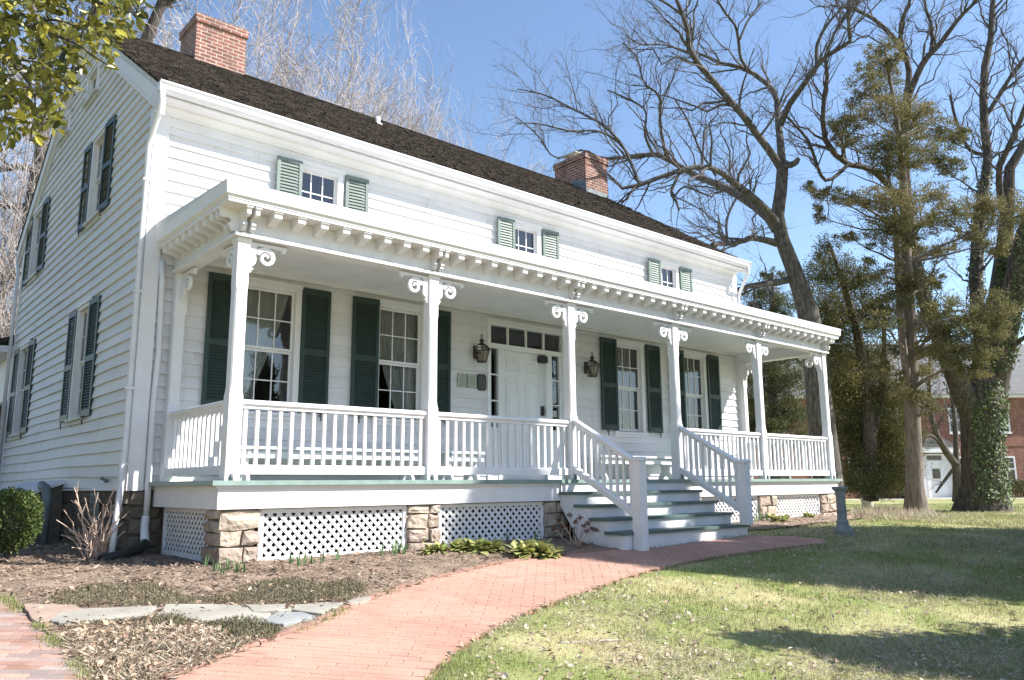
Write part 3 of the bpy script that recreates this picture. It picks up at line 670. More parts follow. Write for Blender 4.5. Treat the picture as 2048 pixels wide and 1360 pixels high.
def rim(mb, x0, x1, z0, z1):
    p = [(x0, z0), (x1, z0), (x1, z1), (x0, z1)]; rings = []
    for ins, y in ((0, .0545), (.012, .045), (.028, .052), (.034, .0552)):
        pass
    def ring(ins, y): return [(x0+ins, D+y, z0+ins), (x1-ins, D+y, z0+ins), (x1-ins, D+y, z1-ins), (x0+ins, D+y, z1-ins)]
    mb.loft([ring(0, .054), ring(.006, .043), ring(.022, .043), ring(.03, .0535)], cap=False)
    mb.loft([ring(.05, .0535), ring(.075, .046)], cap=False); r2 = ring(.075, .046); mb.add(r2, [(0, 1, 2, 3)])
for x0, x1 in ((5.68, 5.99), (6.13, 6.44)):
    for z0, z1 in ((1.86, 2.10), (.98, 1.74), (.2, .84)): rim(mb, x0, x1, z0, z1)
door = mb.build('door', WHITE, df)
mb = MB(); mb.box(6.48, 6.55, D+.03, D+.054, 1.13, 1.30); mb.lathe(6.515, D+.012, [(.018, 1.165), (.026, 1.18), (.018, 1.20)], 10); mb.build('door_lock', METAL, door)
mb = MB(); mb.box(6.41, 6.57, D-.06, D+.045, 2.07, 2.19); mb.box(6.43, 6.55, D-.066, D-.0605, 2.09, 2.12); mb.build('door_sensor', BLACKP, df)

# ================================================================ PORCH
PX = [.042, 2.558, 5.06, 7.545, 10.09, 12.566]; PW = .15; BZ = 2.60; CZ = 2.84; SZ = 2.893
mb = MB(); mb.box(-.10, 12.86, -.06, D-.05, -.05, 0)
deck = mb.build('porch_deck', DECKG, house)
mb = MB(); mb.box(-.02, 12.78, .0, .05, -.29, -.052); mb.box(-.02, .03, .052, D-.06, -.29, -.052); mb.box(12.73, 12.78, .052, D-.06, -.29, -.052); mb.box(-.05, 12.81, -.03, .0, -.078, -.0515)
mb.build('deck_fascia', WHITE, deck)
# porch posts
def sq(x, y, w, z, ch):
    h = w/2; c = max(ch, .0015)
    return [(x-h+c, y-h, z), (x+h-c, y-h, z), (x+h, y-h+c, z), (x+h, y+h-c, z), (x+h-c, y+h, z), (x-h+c, y+h, z), (x-h, y+h-c, z), (x-h, y-h+c, z)]
def scroll(mb, P, sc=1., th=.045):
    """P(a, t, z): a outwards from the post, t across the thickness (-1..1), z below the beam"""
    def slab(poly, k, ):
        n = len(poly); vs = [P(a*sc, s*th/2*k, z*sc) for s in (-1, 1) for a, z in poly]
        mb.add(vs, [tuple(range(n-1, -1, -1)), tuple(range(n, 2*n))]+[(i, (i+1) % n, n+(i+1) % n, n+i) for i in range(n)])
    slab([(.0, -.03), (.46, -.022), (.505, -.03), (.50, -.062), (.485, -.072), (.487, -.095), (.462, -.105), (.442, -.09), (.44, -.07), (.36, -.066), (.20, -.062), (0, -.08)], 1.)
    slab([(0, -.081), (.11, -.066), (.10, -.10), (.095, -.18), (.105, -.24), (.098, -.29), (.070, -.325), (.045, -.335), (.05, -.352), (.07, -.358), (.066, -.375), (.045, -.385), (.045, -.41), (.02, -.425), (0, -.425)], .94)
    n = 40; A = []
    for i in range(n+1):
        t = i/n; th_ = R(165)-t*R(520); r_ = .098*(1-t)**.95+.022; w = .021*(1-t)+.011; w = min(w, r_*.85)
        cx, cz = .235, -.198
        A.append(((cx+(r_+w)*math.cos(th_), cz+(r_+w)*math.sin(th_)), (cx+(r_-w)*math.cos(th_), cz+(r_-w)*math.sin(th_))))
    rings = [[P(o_[0]*sc, -th/2*.88, o_[1]*sc), P(i_[0]*sc, -th/2*.88, i_[1]*sc), P(i_[0]*sc, th/2*.88, i_[1]*sc), P(o_[0]*sc, th/2*.88, o_[1]*sc)] for o_, i_ in A]
    mb.loft(rings)
for i, x in enumerate(PX):
    cx, cy = x+PW/2, PW/2+.005; w = PW; mb = MB()
    mb.loft([sq(cx, cy, w+.006, 0, 0), sq(cx, cy, w+.006, .14, 0), sq(cx, cy, w, .15, 0), sq(cx, cy, w, .88, 0), sq(cx, cy, w-.014, .92, .004), sq(cx, cy, w-.014, .98, .016), sq(cx, cy, w-.014, 2.02, .016), sq(cx, cy, w-.014, 2.07, .002), sq(cx, cy, w-.014, 2.54, .0), sq(cx, cy, w+.012, 2.552, 0), sq(cx, cy, w+.014, BZ-.002, 0)])
    post = mb.build('porch_post', WHITE, house)
    mb = MB(); mb.lathe(cx-.01, -.006, [(.0, .001), (.022, .001), (.022, .05), (.012, .07), (0, .072)], 10); mb.build('post_anchor', FLASH, post)
    tt = .045
    if i < 5:
        mb = MB(); scroll(mb, lambda a, t, z: (cx+w/2-.012+a, cy+t-.02, BZ+z), .88); mb.build('scroll_bracket', WHITE, post)
    if i > 0:
        mb = MB(); scroll(mb, lambda a, t, z: (cx-w/2+.012-a, cy+t-.02, BZ+z), .88); mb.build('scroll_bracket', WHITE, post, flip=True)
    if i in (0, 5):
        mb = MB(); scroll(mb, lambda a, t, z: (cx+t, cy+w/2-.012+a, BZ+z), .88); mb.build('scroll_bracket', WHITE, post)
# half posts on the wall
for x in (PX[0], PX[5]):
    mb = MB(); cx = x+PW/2; mb.loft([sq(cx, D-.10, .16, 0, 0), sq(cx, D-.10, .16, .9, 0), sq(cx, D-.10, .14, .93, .015), sq(cx, D-.10, .14, 2.05, .015), sq(cx, D-.10, .15, 2.1, 0), sq(cx, D-.10, .15, BZ-.002, 0)])
    hp = mb.build('half_post', WHITE, house)
    mb = MB(); scroll(mb, lambda a, t, z: (cx+t, D-.175-a, BZ+z), .88); mb.build('scroll_bracket', WHITE, hp)
# beam / frieze, ceiling, cornice, roof
XB1 = PX[5]+PW; XB0 = PX[0]
mb = MB()
mb.box(XB0, XB1, .005, .145, BZ+.036, SZ-.002); mb.box(XB0, XB0+.14, .147, D-.036, BZ+.036, SZ-.002); mb.box(XB1-.14, XB1, .147, D-.036, BZ+.036, SZ-.002)
beam = mb.build('porch_beam', WHITE, house)
mb = MB(); mb.box(XB0-.046, XB1+.046, -.045, .16, BZ, BZ+.034); mb.box(XB0-.045, XB0+.155, .162, D-.036, BZ+.0005, BZ+.0335); mb.box(XB1-.155, XB1+.045, .162, D-.036, BZ+.0005, BZ+.0335)
mb.box(XB0-.018, XB1+.018, -.016, .0045, BZ+.035, BZ+.05); mb.box(XB0-.018, XB0-.0005, .006, D-.04, BZ+.035, BZ+.05)
mb.build('beam_moulding', WHITE, beam)
mb = MB()
for k in range(18):
    y0 = .165+k*(D-.21)/18; mb.box(XB0+.141, XB1-.141, y0+.0015, y0+(D-.21)/18-.0015, CZ, CZ+.02)
mb.box(XB0+.142, XB1-.142, D-.09, D-.037, CZ-.05, CZ-.001); mb.box(XB0+.142, XB1-.142, .161, .20, CZ-.04, CZ-.001)
mb.build('porch_ceiling', WHITE, house)
RX0, RX1, RY = -.215, XB1+.17, -.275; RTOP = 3.106
mb = MB()
def ringrect(ins, z): return [(RX0+ins, RY+ins, z), (RX1-ins, RY+ins, z), (RX1-ins, D-.04, z), (RX0+ins, D-.04, z)]
mb.loft([ringrect(.042, SZ), ringrect(.042, SZ+.034), ringrect(.033, SZ+.035), ringrect(.033, SZ+.054), ringrect(.024, SZ+.060), ringrect(.014, SZ+.070), ringrect(.006, SZ+.073), ringrect(.005, SZ+.14), ringrect(-.004, SZ+.185), ringrect(-.006, RTOP-.002)])
corn = mb.build('porch_cornice', WHITE, house)
mb = MB(); mb.add([(RX0-.006, RY-.006, RTOP), (RX1+.006, RY-.006, RTOP), (RX1+.006, D-.03, RTOP+.12), (RX0-.006, D-.03, RTOP+.12)], [(0, 1, 2, 3)])
mb.prism([(RY-.006, RTOP-.0005), (D-.03, RTOP-.0005), (D-.03, RTOP+.119)], RX0-.0055, RX0+.01, 0); mb.prism([(RY-.006, RTOP-.0005), (D-.03, RTOP-.0005), (D-.03, RTOP+.119)], RX1-.01, RX1+.0055, 0)
mb.build('porch_roof', ROOFP, house)
# modillions
mod = [(.004, SZ-.001), (-.214, SZ-.001), (-.214, SZ-.018), (-.204, SZ-.022), (-.204, SZ-.070), (-.186, SZ-.088), (-.130, SZ-.090), (-.075, SZ-.104), (-.030, SZ-.130), (.004, SZ-.134)]
mb = MB(); mb.prism(mod, -.045, .045, 0); mb.prism([(.004, SZ-.0005), (-.222, SZ-.0005), (-.222, SZ-.016), (.004, SZ-.016)], -.055, .055, 0)
mp = None
con = [(.004, SZ-.001), (-.214, SZ-.001), (-.214, SZ-.03), (-.202, SZ-.034), (-.202, SZ-.086), (-.18, SZ-.102), (-.14, SZ-.104), (-.105, SZ-.096), (-.080, SZ-.112), (-.070, SZ-.135), (-.098, SZ-.148), (-.106, SZ-.178), (-.085, SZ-.196), (-.088, SZ-.214), (-.064, SZ-.230), (-.058, SZ-.240), (.004, SZ-.240)]
mc = MB(); mc.prism(con, -.024, .024, 0); mc.prism([(.004, SZ-.0005), (-.222, SZ-.0005), (-.222, SZ-.02), (.004, SZ-.02)], -.037, .037, 0)
cp = None
bay = []
for i in range(5):
    for k in range(1, 9): bay.append(PX[i]+PW/2+(PX[i+1]-PX[i])*k/9)
for x in bay:
    if mp is None: mp = mb.build('modillion', WHITE, corn, origin=(0, 0, 0)); o = mp
    else: o = mp.copy(); COL.objects.link(o)
    o.location = tuple(np.array([x, 0, 0])-wpos(corn))
for x in PX:
    for dx in (-.048, .048):
        if cp is None: cp = mc.build('scroll_console', WHITE, corn, origin=(0, 0, 0)); o = cp
        else: o = cp.copy(); COL.objects.link(o)
        o.location = tuple(np.array([x+PW/2+dx, 0, 0])-wpos(corn))
for k in range(8):
    for (xx, rz) in ((XB0, -90), (XB1, 90)):
        o = mp.copy(); COL.objects.link(o); o.rotation_euler = (0, 0, R(rz)); o.scale = (.9, 1, 1)
        o.location = tuple(np.array([xx, .29+k*.225, 0])-wpos(corn))
for yy in (.04, .14):
    o = cp.copy(); COL.objects.link(o); o.rotation_euler = (0, 0, R(-90)); o.scale = (1, 1, 1); o.location = tuple(np.array([XB0, yy, 0])-wpos(corn))

# railings
bal = MB(); bal.box(-.019, .019, -.016, .016, 0, 1.); balme = [None]
def railing(p0, p1, n):
    p0 = np.array(p0, float); p1 = np.array(p1, float); d = p1-p0; L = np.linalg.norm(d[:2]); ang = math.atan2(d[1], d[0]); sl = d[2]/L
    T = lambda s, t, z: (p0[0]+math.cos(ang)*s-math.sin(ang)*t, p0[1]+math.sin(ang)*s+math.cos(ang)*t, p0[2]+sl*s+z)
    mb = MB(); mb.loft([[T(s, -.045, .065), T(s, .045, .065), T(s, .045, .15), T(s, .03, .163), T(s, -.03, .163), T(s, -.045, .15)] for s in (0, L)])
    r_ = mb.build('railing', WHITE, house)
    mb = MB(); prof = [(-.03, .755), (.03, .755), (.03, .785), (.052, .80), (.055, .82), (.045, .838), (.02, .848), (-.02, .848), (-.045, .838), (-.055, .82), (-.052, .80), (-.03, .785)]
    mb.loft([[T(s, a, b) for a, b in prof] for s in (0, L)]); mb.build('handrail', WHITE, r_)
    for k in range(n):
        s = L*(k+.5)/n
        if balme[0] is None: b_ = bal.build('baluster', WHITE, r_, origin=(0, 0, 0)); balme[0] = b_.data
        else: b_ = bpy.data.objects.new('baluster', balme[0]); COL.objects.link(b_); b_.parent = r_
        b_.location = tuple(np.array(T(s, 0, .164-abs(sl)*.02))-wpos(r_)); b_.rotation_euler = (0, 0, ang); b_.scale = (1, 1, .592+abs(sl)*.02)
    return r_
yc = PW/2+.005
for i in (0, 1, 3, 4):
    railing((PX[i]+PW, yc, 0), (PX[i+1], yc, 0), 18)
railing((PX[0]+PW/2, yc+PW/2, 0), (PX[0]+PW/2, D-.18, 0), 13)
railing((PX[5]+PW/2, yc+PW/2, 0), (PX[5]+PW/2, D-.18, 0), 13)
# stairs
NX = [5.05, 7.475]; RISE = .17; RUN = .28; SX0, SX1 = 4.80, 7.64
mb = MB()
for k in range(5):
    zt = -RISE*(k); y0 = -.03-RUN*k
    mb.box(SX0+.04, SX1-.04, y0-.002, y0+.02, max(-RISE*(k+1), -.95)-(.2 if k == 4 else 0)+.0, zt-.042)
for x0, x1 in ((SX0+.01, SX0+.038), (SX1-.038, SX1-.01)):
    poly = []
    for k in range(5):
        poly += [(-.03-RUN*k, -RISE*k-.041), (-.03-RUN*k, -RISE*(k+1)-.041)]
    poly = poly[:-1]+[(-.03-RUN*4, -1.05), (-.03-RUN*4+.28, -1.05), (-.03-RUN*2+.12, -RISE*3-.45+.0), (.0, -.36)]
    mb.prism(poly, x0, x1, 0)
stairs = mb.build('stairs', WHITE, house)
for k in range(1, 5):
    mb = MB(); y0 = -.03-RUN*k-.035; z = -RISE*k
    x0 = SX0-.025; x1 = SX1+.025
    if k == 4:
        mb.box(x0, NX[0]-.072, y0, y0+RUN+.05, z-.04, z); mb.box(NX[0]-.0715, NX[1]+.0715, y0+.0, y0+RUN+.05, z-.0395, z+.0005); mb.box(NX[1]+.072, x1, y0, y0+RUN+.05, z-.04, z)
    else: mb.box(x0, x1, y0, y0+RUN+.05, z-.04, z)
    mb.build('stair_tread', TREADG, stairs)
for x, zb in zip(NX, (-1.0, -.68)):
    mb = MB(); y = -1.24; mb.box(x-.07, x+.07, y-.07, y+.07, zb, .232); mb.loft([sq(x, y, .18, .233, 0), sq(x, y, .18, .262, 0), sq(x, y, .13, .285, 0)]); mb.build('newel_post', WHITE, stairs)
for x, xp in zip(NX, (PX[2]+PW/2, PX[3]+PW/2)): railing((xp, .0, .03), (x, -1.17, -.575), 9)
# piers, lattice
def pier(x0, x1, y0, y1, zb, seed, m=STONE):
    mb = MB(); mb.box(x0+.045, x1-.045, y0+.045, y1, zb, -.295); core = mb.build('stone_pier', mat('pier_mortar', (.30, .26, .21), (.36, .31, .26), rough=1, scale=20, bump=.4) if seed == 1 else bpy.data.materials['pier_mortar'], house)
    mb = MB(); stones(mb, lambda s, d, z: (s, y0+.045+d, z), x0, x1, zb, -.297, (.11, .21), (.20, .42), seed, .075)
    stones(mb, lambda s, d, z: (x0+.045+d, s, z), y0+.03, y1, zb, -.297, (.12, .19), (.14, .34), seed+50, .07)
    mb.build('pier_stone', m, core)
for i, (a, b) in enumerate(((.02, .46), (2.30, 2.77), (4.55, 4.98), (7.75, 8.1), (9.9, 10.44), (12.12, 12.72))):
    pier(a, b, .03, .42, float(gz(a, 0))-.12, i+1)
def lattice(T, L, z0, z1, seed=0):
    mb = MB(); fw = .055; e = .0008
    def tb(s0, s1, d0, d1, a, b): tbox(mb, T, s0, s1, d0, d1, a, b)
    tb(0, fw, -.012, .02, z0, z1); tb(L-fw, L, -.012, .02, z0, z1); tb(fw+e, L-fw-e, -.0115, .02, z0, z0+.08); tb(fw+e, L-fw-e, -.0115, .02, z1-.045, z1)
    fr = mb.build('lattice_panel', WHITE, house)
    mb = MB(); a0, a1, b0, b1 = fw-.01, L-fw+.01, z0+.07, z1-.035; pitch = .106; hw = .0178
    for lay, sg in ((0, 1), (1, -1)):
        d0, d1 = (.000, .007) if sg < 0 else (.008, .015)
        n = int((a1-a0+b1-b0)/pitch)+2
        for k in range(-1, n):
            o = k*pitch
            P2 = []
            if sg > 0: line = lambda s, o=o: b0+(s-a0)-o+0*(s)
            # strip |(z-b0) - sg*(s - c)| <= hw*sqrt2 clipped to the panel
            c = a0-(b1-b0)+o if sg > 0 else a0+o
            hh = hw*1.414
            poly = [(c, b0), (c+(b1-b0), b1)] if sg > 0 else [(c, b0), (c-(b1-b0), b1)]
            (s0, q0), (s1, q1) = poly; dx = (s1-s0)
            quad = [(s0-hh, q0), (s0+hh, q0), (s1+hh, q1), (s1-hh, q1)]
            # clip left/right
            def clip(pg, x, keep):
                out = []
                for i in range(len(pg)):
                    A, B = pg[i], pg[(i+1) % len(pg)]; ia, ib = keep(A[0]), keep(B[0])
                    if ia: out.append(A)
                    if ia != ib: t = (x-A[0])/(B[0]-A[0]); out.append((x, A[1]+t*(B[1]-A[1])))
                return out
            quad = clip(quad, a0, lambda q: q >= a0)
            if len(quad) > 2: quad = clip(quad, a1, lambda q: q <= a1)
            if len(quad) < 3: continue
            nq = len(quad); vs = [T(s, d, z) for d in (d0, d1) for s, z in quad]
            mb.add(vs, [tuple(range(nq-1, -1, -1)), tuple(range(nq, 2*nq))]+[(i, (i+1) % nq, nq+(i+1) % nq, nq+i) for i in range(nq)])
    mb.build('lattice', WHITE, fr)
FT = lambda x0: (lambda s, d, z: (x0+s, .085+d, z))
for a, b in ((.46, 2.31), (2.77, 4.56), (8.1, 9.91), (10.44, 12.13)): lattice(FT(a), b-a, float(gz(a, 0))-.03, -.30)
lattice(lambda s, d, z: (.10+d, .42+s, z), D-.15-.42, -.88, -.30)
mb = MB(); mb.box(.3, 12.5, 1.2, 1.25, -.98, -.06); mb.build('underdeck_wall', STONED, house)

# small attachments on the gable
mb = MB(); mb.lathe(XL-.05, 2.92, [(.022, .0), (.026, .03), (.014, .05)], 8); mb.tube([(XL-.02, 2.95, .03), (XL-.06, 2.95, .035), (XL-.10, 2.96, .06)], [.016, .014, .026], 8); mb.build('floodlight', FLASH, house)
mb = MB(); y0, y1 = 5.3, 8.4; ox = .80
mb.prism([(XL-.02, .0), (XL-ox, -.30), (XL-ox, -1.0), (XL-.02, -1.0)], y0, y1, 1); bw = mb.build('bulkhead', STONED, house)
for ya, yb in ((y0-.06, (y0+y1)/2-.008), ((y0+y1)/2+.008, y1+.06)):
    mb = MB(); mb.prism([(XL-.01, .055), (XL-ox-.06, -.265), (XL-ox-.06, -.315), (XL-.01, .005)], ya, yb, 1); mb.build('bulkhead_door', WHITE, bw)
mb = MB(); mb.tube([(XL-.33, 5.2, -.02), (XL-.30, 5.05, -.06), (XL-.29, 4.98, -.2), (XL-.29, 4.97, -.9)], .062, 12); mb.build('drain_pipe', FLASH, house)
# rear wing
mb = MB(); mb.box(XL+.02, 4, YB+.03, YB+5, -.1, 2.75); wg = mb.build('rear_wing', SIDING, house)
mb = MB(); mb.prism([(XL-.35, 2.86), (2.2, 4.0), (2.2, 4.08), (XL-.4, 2.92)], YB+.03, YB+5.1, 1); mb.build('wing_roof', SHAKE, wg)
mb = MB(); mb.box(XL-.33, XL+.018, YB+.04, YB+5, 2.70, 2.83); mb.build('wing_soffit', WHITE, wg)
mb = MB(); mb.box(XL-.6, XL-.05, YB+.6, YB+3, -.9, 1.2); mb.prism([(XL-.75, 1.2), (XL+.0, 1.7), (XL+.0, 1.76), (XL-.78, 1.25)], YB+.5, YB+3.1, 1); mb.build('lean_to', TRIMD, wg)

# ================================================================ THINGS ON THE PORCH
def lantern(x, z, lab):
    t = thing('wall_lantern', (x, D-.02, z-.25), lab, 'lantern'); y = D-.20; n = 6
    def ring(r_, zz, k=6, o=0): return [(x+r_*math.cos(2*math.pi*(i+o)/k), y+r_*math.sin(2*math.pi*(i+o)/k), zz) for i in range(k)]
    mb = MB(); zb, zm, zt = z-.185, z+.03, z+.10; r0, r1, r2 = .08, .148, .05
    for i in range(6):
        A = ring(r0, zb)[i]; B = ring(r1, zm)[i]; C = ring(r2, zt)[i]; mb.tube([A, B, C], .0065, 5)
    for r_, zz in ((r0, zb), (r1, zm), (r2, zt)):
        q = ring(r_, zz); mb.tube(q+[q[0]], .0075 if zz != zm else .009, 5)
    mb.loft([ring(r0+.004, zb-.012), ring(r0+.004, zb+.004)])
    mb.lathe(x, y, [(.055, zt), (.045, zt+.02), (.022, zt+.03), (.026, zt+.04), (.040, zt+.052), (.042, zt+.07), (.026, zt+.09), (.011, zt+.098), (.011, zt+.118)], 12)
    q = [(x+.024*math.cos(a), y, zt+.142+.026*math.sin(a)) for a in np.linspace(0, 2*math.pi, 13)]; mb.tube(q, .006, 5)
    mb.box(x-.045, x+.045, D-.046, D-.026, z-.12, z+.10); mb.box(x-.012, x+.012, y+.07, D-.046, z-.05, z-.02)
    mb.build('frame', BRONZE, t)
    mb = MB(); mb.loft([ring(r0-.006, zb+.005), ring(r1-.008, zm), ring(r2-.004, zt)], cap=False); mb.build('glass', LGLASS, t)
    mb = MB(); mb.lathe(x, y, [(.02, zb+.005), (.02, zb+.11), (.006, zb+.13), (.01, zb+.16), (.003, zb+.18)], 8); mb.build('candle_tube', CURT, t)
lantern(4.94, 2.11, 'aged copper wall lantern above the plaques, left of the front door')
lantern(7.575, 2.085, 'aged copper wall lantern right of the front door, partly behind a porch post')
def plaque(x0, x1, z0, z1, m, lab, octo=False):
    y0, y1 = D-.050, D-.033; mb = MB(); w = x1-x0; h = z1-z0
    if octo:
        c = .028; o = [(x0+c, z0), (x1-c, z0), (x1-c*.6, z0+c*.6), (x1, z0+c), (x1, z1-c), (x1-c*.6, z1-c*.6), (x1-c, z1), (x0+c, z1), (x0+c*.6, z1-c*.6), (x0, z1-c), (x0, z0+c), (x0+c*.6, z0+c*.6)]
        mb.prism(o, y0, y1, 1)
    else: mb.box(x0, x1, y0, y1, z0, z1)
    p = mb.build('wall_plaque', m); tag(p, lab, 'plaque')
    mb = MB(); rr = random.Random(int(x0*100))
    n = 7
    for k in range(n):
        z = z1-h*.14-k*h*.115; x = x0+w*.14; xe = x1-w*.14
        if k == 0: x += w*.15; xe -= w*.15
        while x < xe:
            l_ = min(rr.uniform(.008, .024), xe-x); mb.box(x, x+l_, y0-.0012, y0-.0002, z, z+.007); x += l_+.005
    mb.build('raised_lettering', METAL if not octo else CONC, p)
    mb = MB()
    if not octo:
        b = .005
        for a in ((x0, x1, z0, z0+b), (x0, x1, z1-b, z1), (x0, x0+b, z0+b, z1-b), (x1-b, x1, z0+b, z1-b)): mb.box(a[0], a[1], y0-.003, y0-.0003, a[2], a[3])
        mb.build('plaque_rim', METAL, p)
plaque(4.56, 4.745, 1.50, 1.715, PLAQUE, 'pale rectangular plaque farthest from the front door')
plaque(4.765, 4.955, 1.50, 1.715, PLAQUE, 'pale rectangular plaque in the middle, next to the black one')
plaque(4.972, 5.155, 1.47, 1.745, PLAQD, 'black notched plaque closest to the front door frame', True)
def bench(x0, x1, lab):
    t = thing('porch_bench', ((x0+x1)/2, D-.3, 0), lab, 'bench', 'white benches along the porch wall'); y0, y1 = 1.50, 1.92; sw = (y1-y0-.02)/3
    mb = MB()
    for k in range(3): mb.box(x0, x1, y0+k*(sw+.01), y0+k*(sw+.01)+sw, .40, .435)
    mb.build('seat', WHITE, t)
    mb = MB(); mb.box(x0+.06, x1-.06, y0+.05, y0+.075, .29, .375); mb.box(x0+.06, x1-.06, y1-.075, y1-.05, .29, .375); mb.build('apron', WHITE, t)
    for x in (x0+.16, x1-.20):
        mb = MB(); w = (y1-y0)/2-.02; yc_ = (y0+y1)/2
        p = [(yc_-w, 0), (yc_-.07, 0), (yc_-.03, .08), (yc_+.03, .08), (yc_+.07, 0), (yc_+w, 0), (yc_+w-.01, .05), (yc_+w*.55, .16), (yc_+w*.6, .24), (yc_+w-.02, .33), (yc_+w, .399), (yc_-w, .399), (yc_-w+.02, .33), (yc_-w*.6, .24), (yc_-w*.55, .16), (yc_-w+.01, .05)]
        mb.prism(p, x, x+.04, 0); mb.build('leg', WHITE, t)
bench(.75, 3.55, 'longest white bench, under the two porch windows left of the door')
bench(3.9, 4.75, 'short white bench below the wall plaques')
bench(7.3, 9.55, 'white bench behind the stairs under the window right of the door')

# ================================================================ VEGETATION TOOLS
RS = np.random.RandomState(11)
def unit(a): return a/(np.linalg.norm(a, axis=-1, keepdims=True)+1e-9)
def resample(pts, m):
    pts = np.asarray(pts, float); d = np.r_[0, np.cumsum(np.linalg.norm(np.diff(pts[:, :3], axis=0), axis=1))]; t = np.linspace(0, d[-1], m)
    # smooth Catmull-Rom through the traced points
    out = []
    for tt in t:
        i = min(np.searchsorted(d, tt, side='right')-1, len(pts)-2); i = max(i, 0); u = (tt-d[i])/(d[i+1]-d[i]+1e-9)
        p0, p1, p2, p3 = pts[max(i-1, 0)], pts[i], pts[i+1], pts[min(i+2, len(pts)-1)]
        out.append(.5*((2*p1)+(-p0+p2)*u+(2*p0-5*p1+4*p2-p3)*u*u+(-p0+3*p1-3*p2+p3)*u**3))
    return np.array(out)
def tubes(P, Rd, n=3):
    """P (N,m,3), Rd (N,m) -> V, F"""
    N, m, _ = P.shape; T = unit(np.gradient(P, axis=1)); d = unit(P[:, -1]-P[:, 0])[:, None]
    ref = np.where(np.abs(d[..., 2:3]) > .8, np.array([1., 0, 0]), np.array([0, 0, 1.])); a = unit(np.cross(T, ref)); b = np.cross(T, a)
    th = 2*np.pi*np.arange(n)/n
    V = P[:, :, None, :]+Rd[:, :, None, None]*(a[:, :, None, :]*np.cos(th)[None, None, :, None]+b[:, :, None, :]*np.sin(th)[None, None, :, None])
    V = V.reshape(-1, 3); base = (np.arange(N)*m*n)[:, None, None]+(np.arange(m-1)*n)[None, :, None]; k = np.arange(n)[None, None]
    k2 = (k+1) % n; F = np.stack([base+k, base+k2, base+n+k2, base+n+k], -1).reshape(-1, 4)
    return V, F
def cat(parts):
    V = []; F = []; o = 0
    for v, f in parts: V.append(v); F.append(f+o); o += len(v)
    return np.concatenate(V), np.concatenate(F)
def children(P, Rd, k, t0=.25, t1=1., ang=(.5, 1.), lr=(.3, .6), L=None, up=.2, m=5, curve=.15, rr=.55, rmin=.002, weight=None):
    """sprout k side branches from the polylines P"""
    N, mm, _ = P.shape
    ln = np.linalg.norm(P[:, -1]-P[:, 0], axis=1); w = ln if weight is None else weight
    idx = RS.choice(N, size=k, p=w/w.sum()); t = RS.uniform(t0, t1, k); x = t*(mm-1); i = np.minimum(x.astype(int), mm-2); f = (x-i)[:, None]
    p = P[idx, i]*(1-f)+P[idx, i+1]*f; tan = unit(P[idx, i+1]-P[idx, i]); r0 = (Rd[idx, i]*(1-f[:, 0])+Rd[idx, i+1]*f[:, 0])
    q = unit(np.cross(tan, RS.normal(size=(k, 3)))); a = RS.uniform(*ang, k)[:, None]
    d = unit(tan*np.cos(a)+q*np.sin(a)+np.array([0, 0, up])); Lc = (RS.uniform(*lr, k)*ln[idx]*(1.15-.6*t)) if L is None else RS.uniform(*L, k)
    s = np.linspace(0, 1, m)[None, :, None]; cv = unit(RS.normal(size=(k, 3)))[:, None]; cv2 = RS.normal(size=(k, m, 3))*.035*np.sin(np.pi*np.clip(s, 0, 1))
    C = p[:, None]+Lc[:, None, None]*(d[:, None]*s+cv*curve*s*s+cv2+np.array([0, 0, 1.])*up*.35*s*s)
    rc = np.maximum(np.minimum(r0*rr, Lc*.02), rmin)[:, None]*(1-.75*np.linspace(0, 1, m))[None]
    return C, np.maximum(rc, rmin*.6)
def limbs(spec, m=14):
    """spec: list of polylines [(u,v,width_px,depth),...] -> P,R"""
    Ps = []; Rs = []
    for sp in spec:
        a = np.array([list(at(u, v, d))+[w*d/FPX/2] for u, v, w, d in sp]); q = resample(a, m); Ps.append(q[:, :3]); Rs.append(np.maximum(q[:, 3], .004))
    return np.array(Ps), np.array(Rs)
def leaves(pos, dirs, ln, wd, flat=None):
    """diamond leaves: pos (N,3), dirs (N,3), ln, wd (N)"""
    N = len(pos); d = unit(dirs); q = unit(np.cross(d, RS.normal(size=(N, 3)) if flat is None else flat)); nn = np.cross(d, q)
    a = pos; b = pos+d*ln[:, None]*.45+q*wd[:, None]*.5+nn*ln[:, None]*.06; c = pos+d*ln[:, None]; e = pos+d*ln[:, None]*.45-q*wd[:, None]*.5+nn*ln[:, None]*.06
    V = np.stack([a, b, c, e], 1).reshape(-1, 3); F = np.arange(N*4).reshape(N, 4); return V, F
def blobs(specs, depth, dens, ln, wd, sub=9, up=.25, dj=1.6, fill=.5):
    """foliage clumps traced as (u,v,ru,rv): sprays spread through sub-clumps in depth"""
    P = []; Dr = []
    for sp in specs:
        u, v, ru, rv = sp[:4]; dd = depth+(sp[4] if len(sp) > 4 else RS.uniform(-dj, dj)); c = at(u, v, dd); a, b = ru*dd/FPX, rv*dd/FPX; g = (a+b)/2
        ns = max(4, int(sub*a*b*6)) ; n = int(dens*a*b)
        sc = unit(RS.normal(size=(ns, 3)))*(RS.uniform(0, 1, (ns, 1))**.5); sr = RS.uniform(.16, .42, ns)
        k = RS.randint(0, ns, n); off = sc[k]+RS.normal(size=(n, 3))*sr[k][:, None]*fill
        p = c+RGT*(off[:, :1]*a)+UPV*(off[:, 1:2]*b)+FWD*(off[:, 2:]*g); P.append(p)
        Dr.append(off[:, :1]*RGT*.8+off[:, 1:2]*UPV*.5+off[:, 2:]*FWD*.8+RS.normal(size=(n, 3))*.55+np.array([0, 0, up]))
    P = np.concatenate(P); Dr = np.concatenate(Dr); N = len(P); s = RS.uniform(.6, 1.3, N); return leaves(P, Dr, ln*s, wd*s)

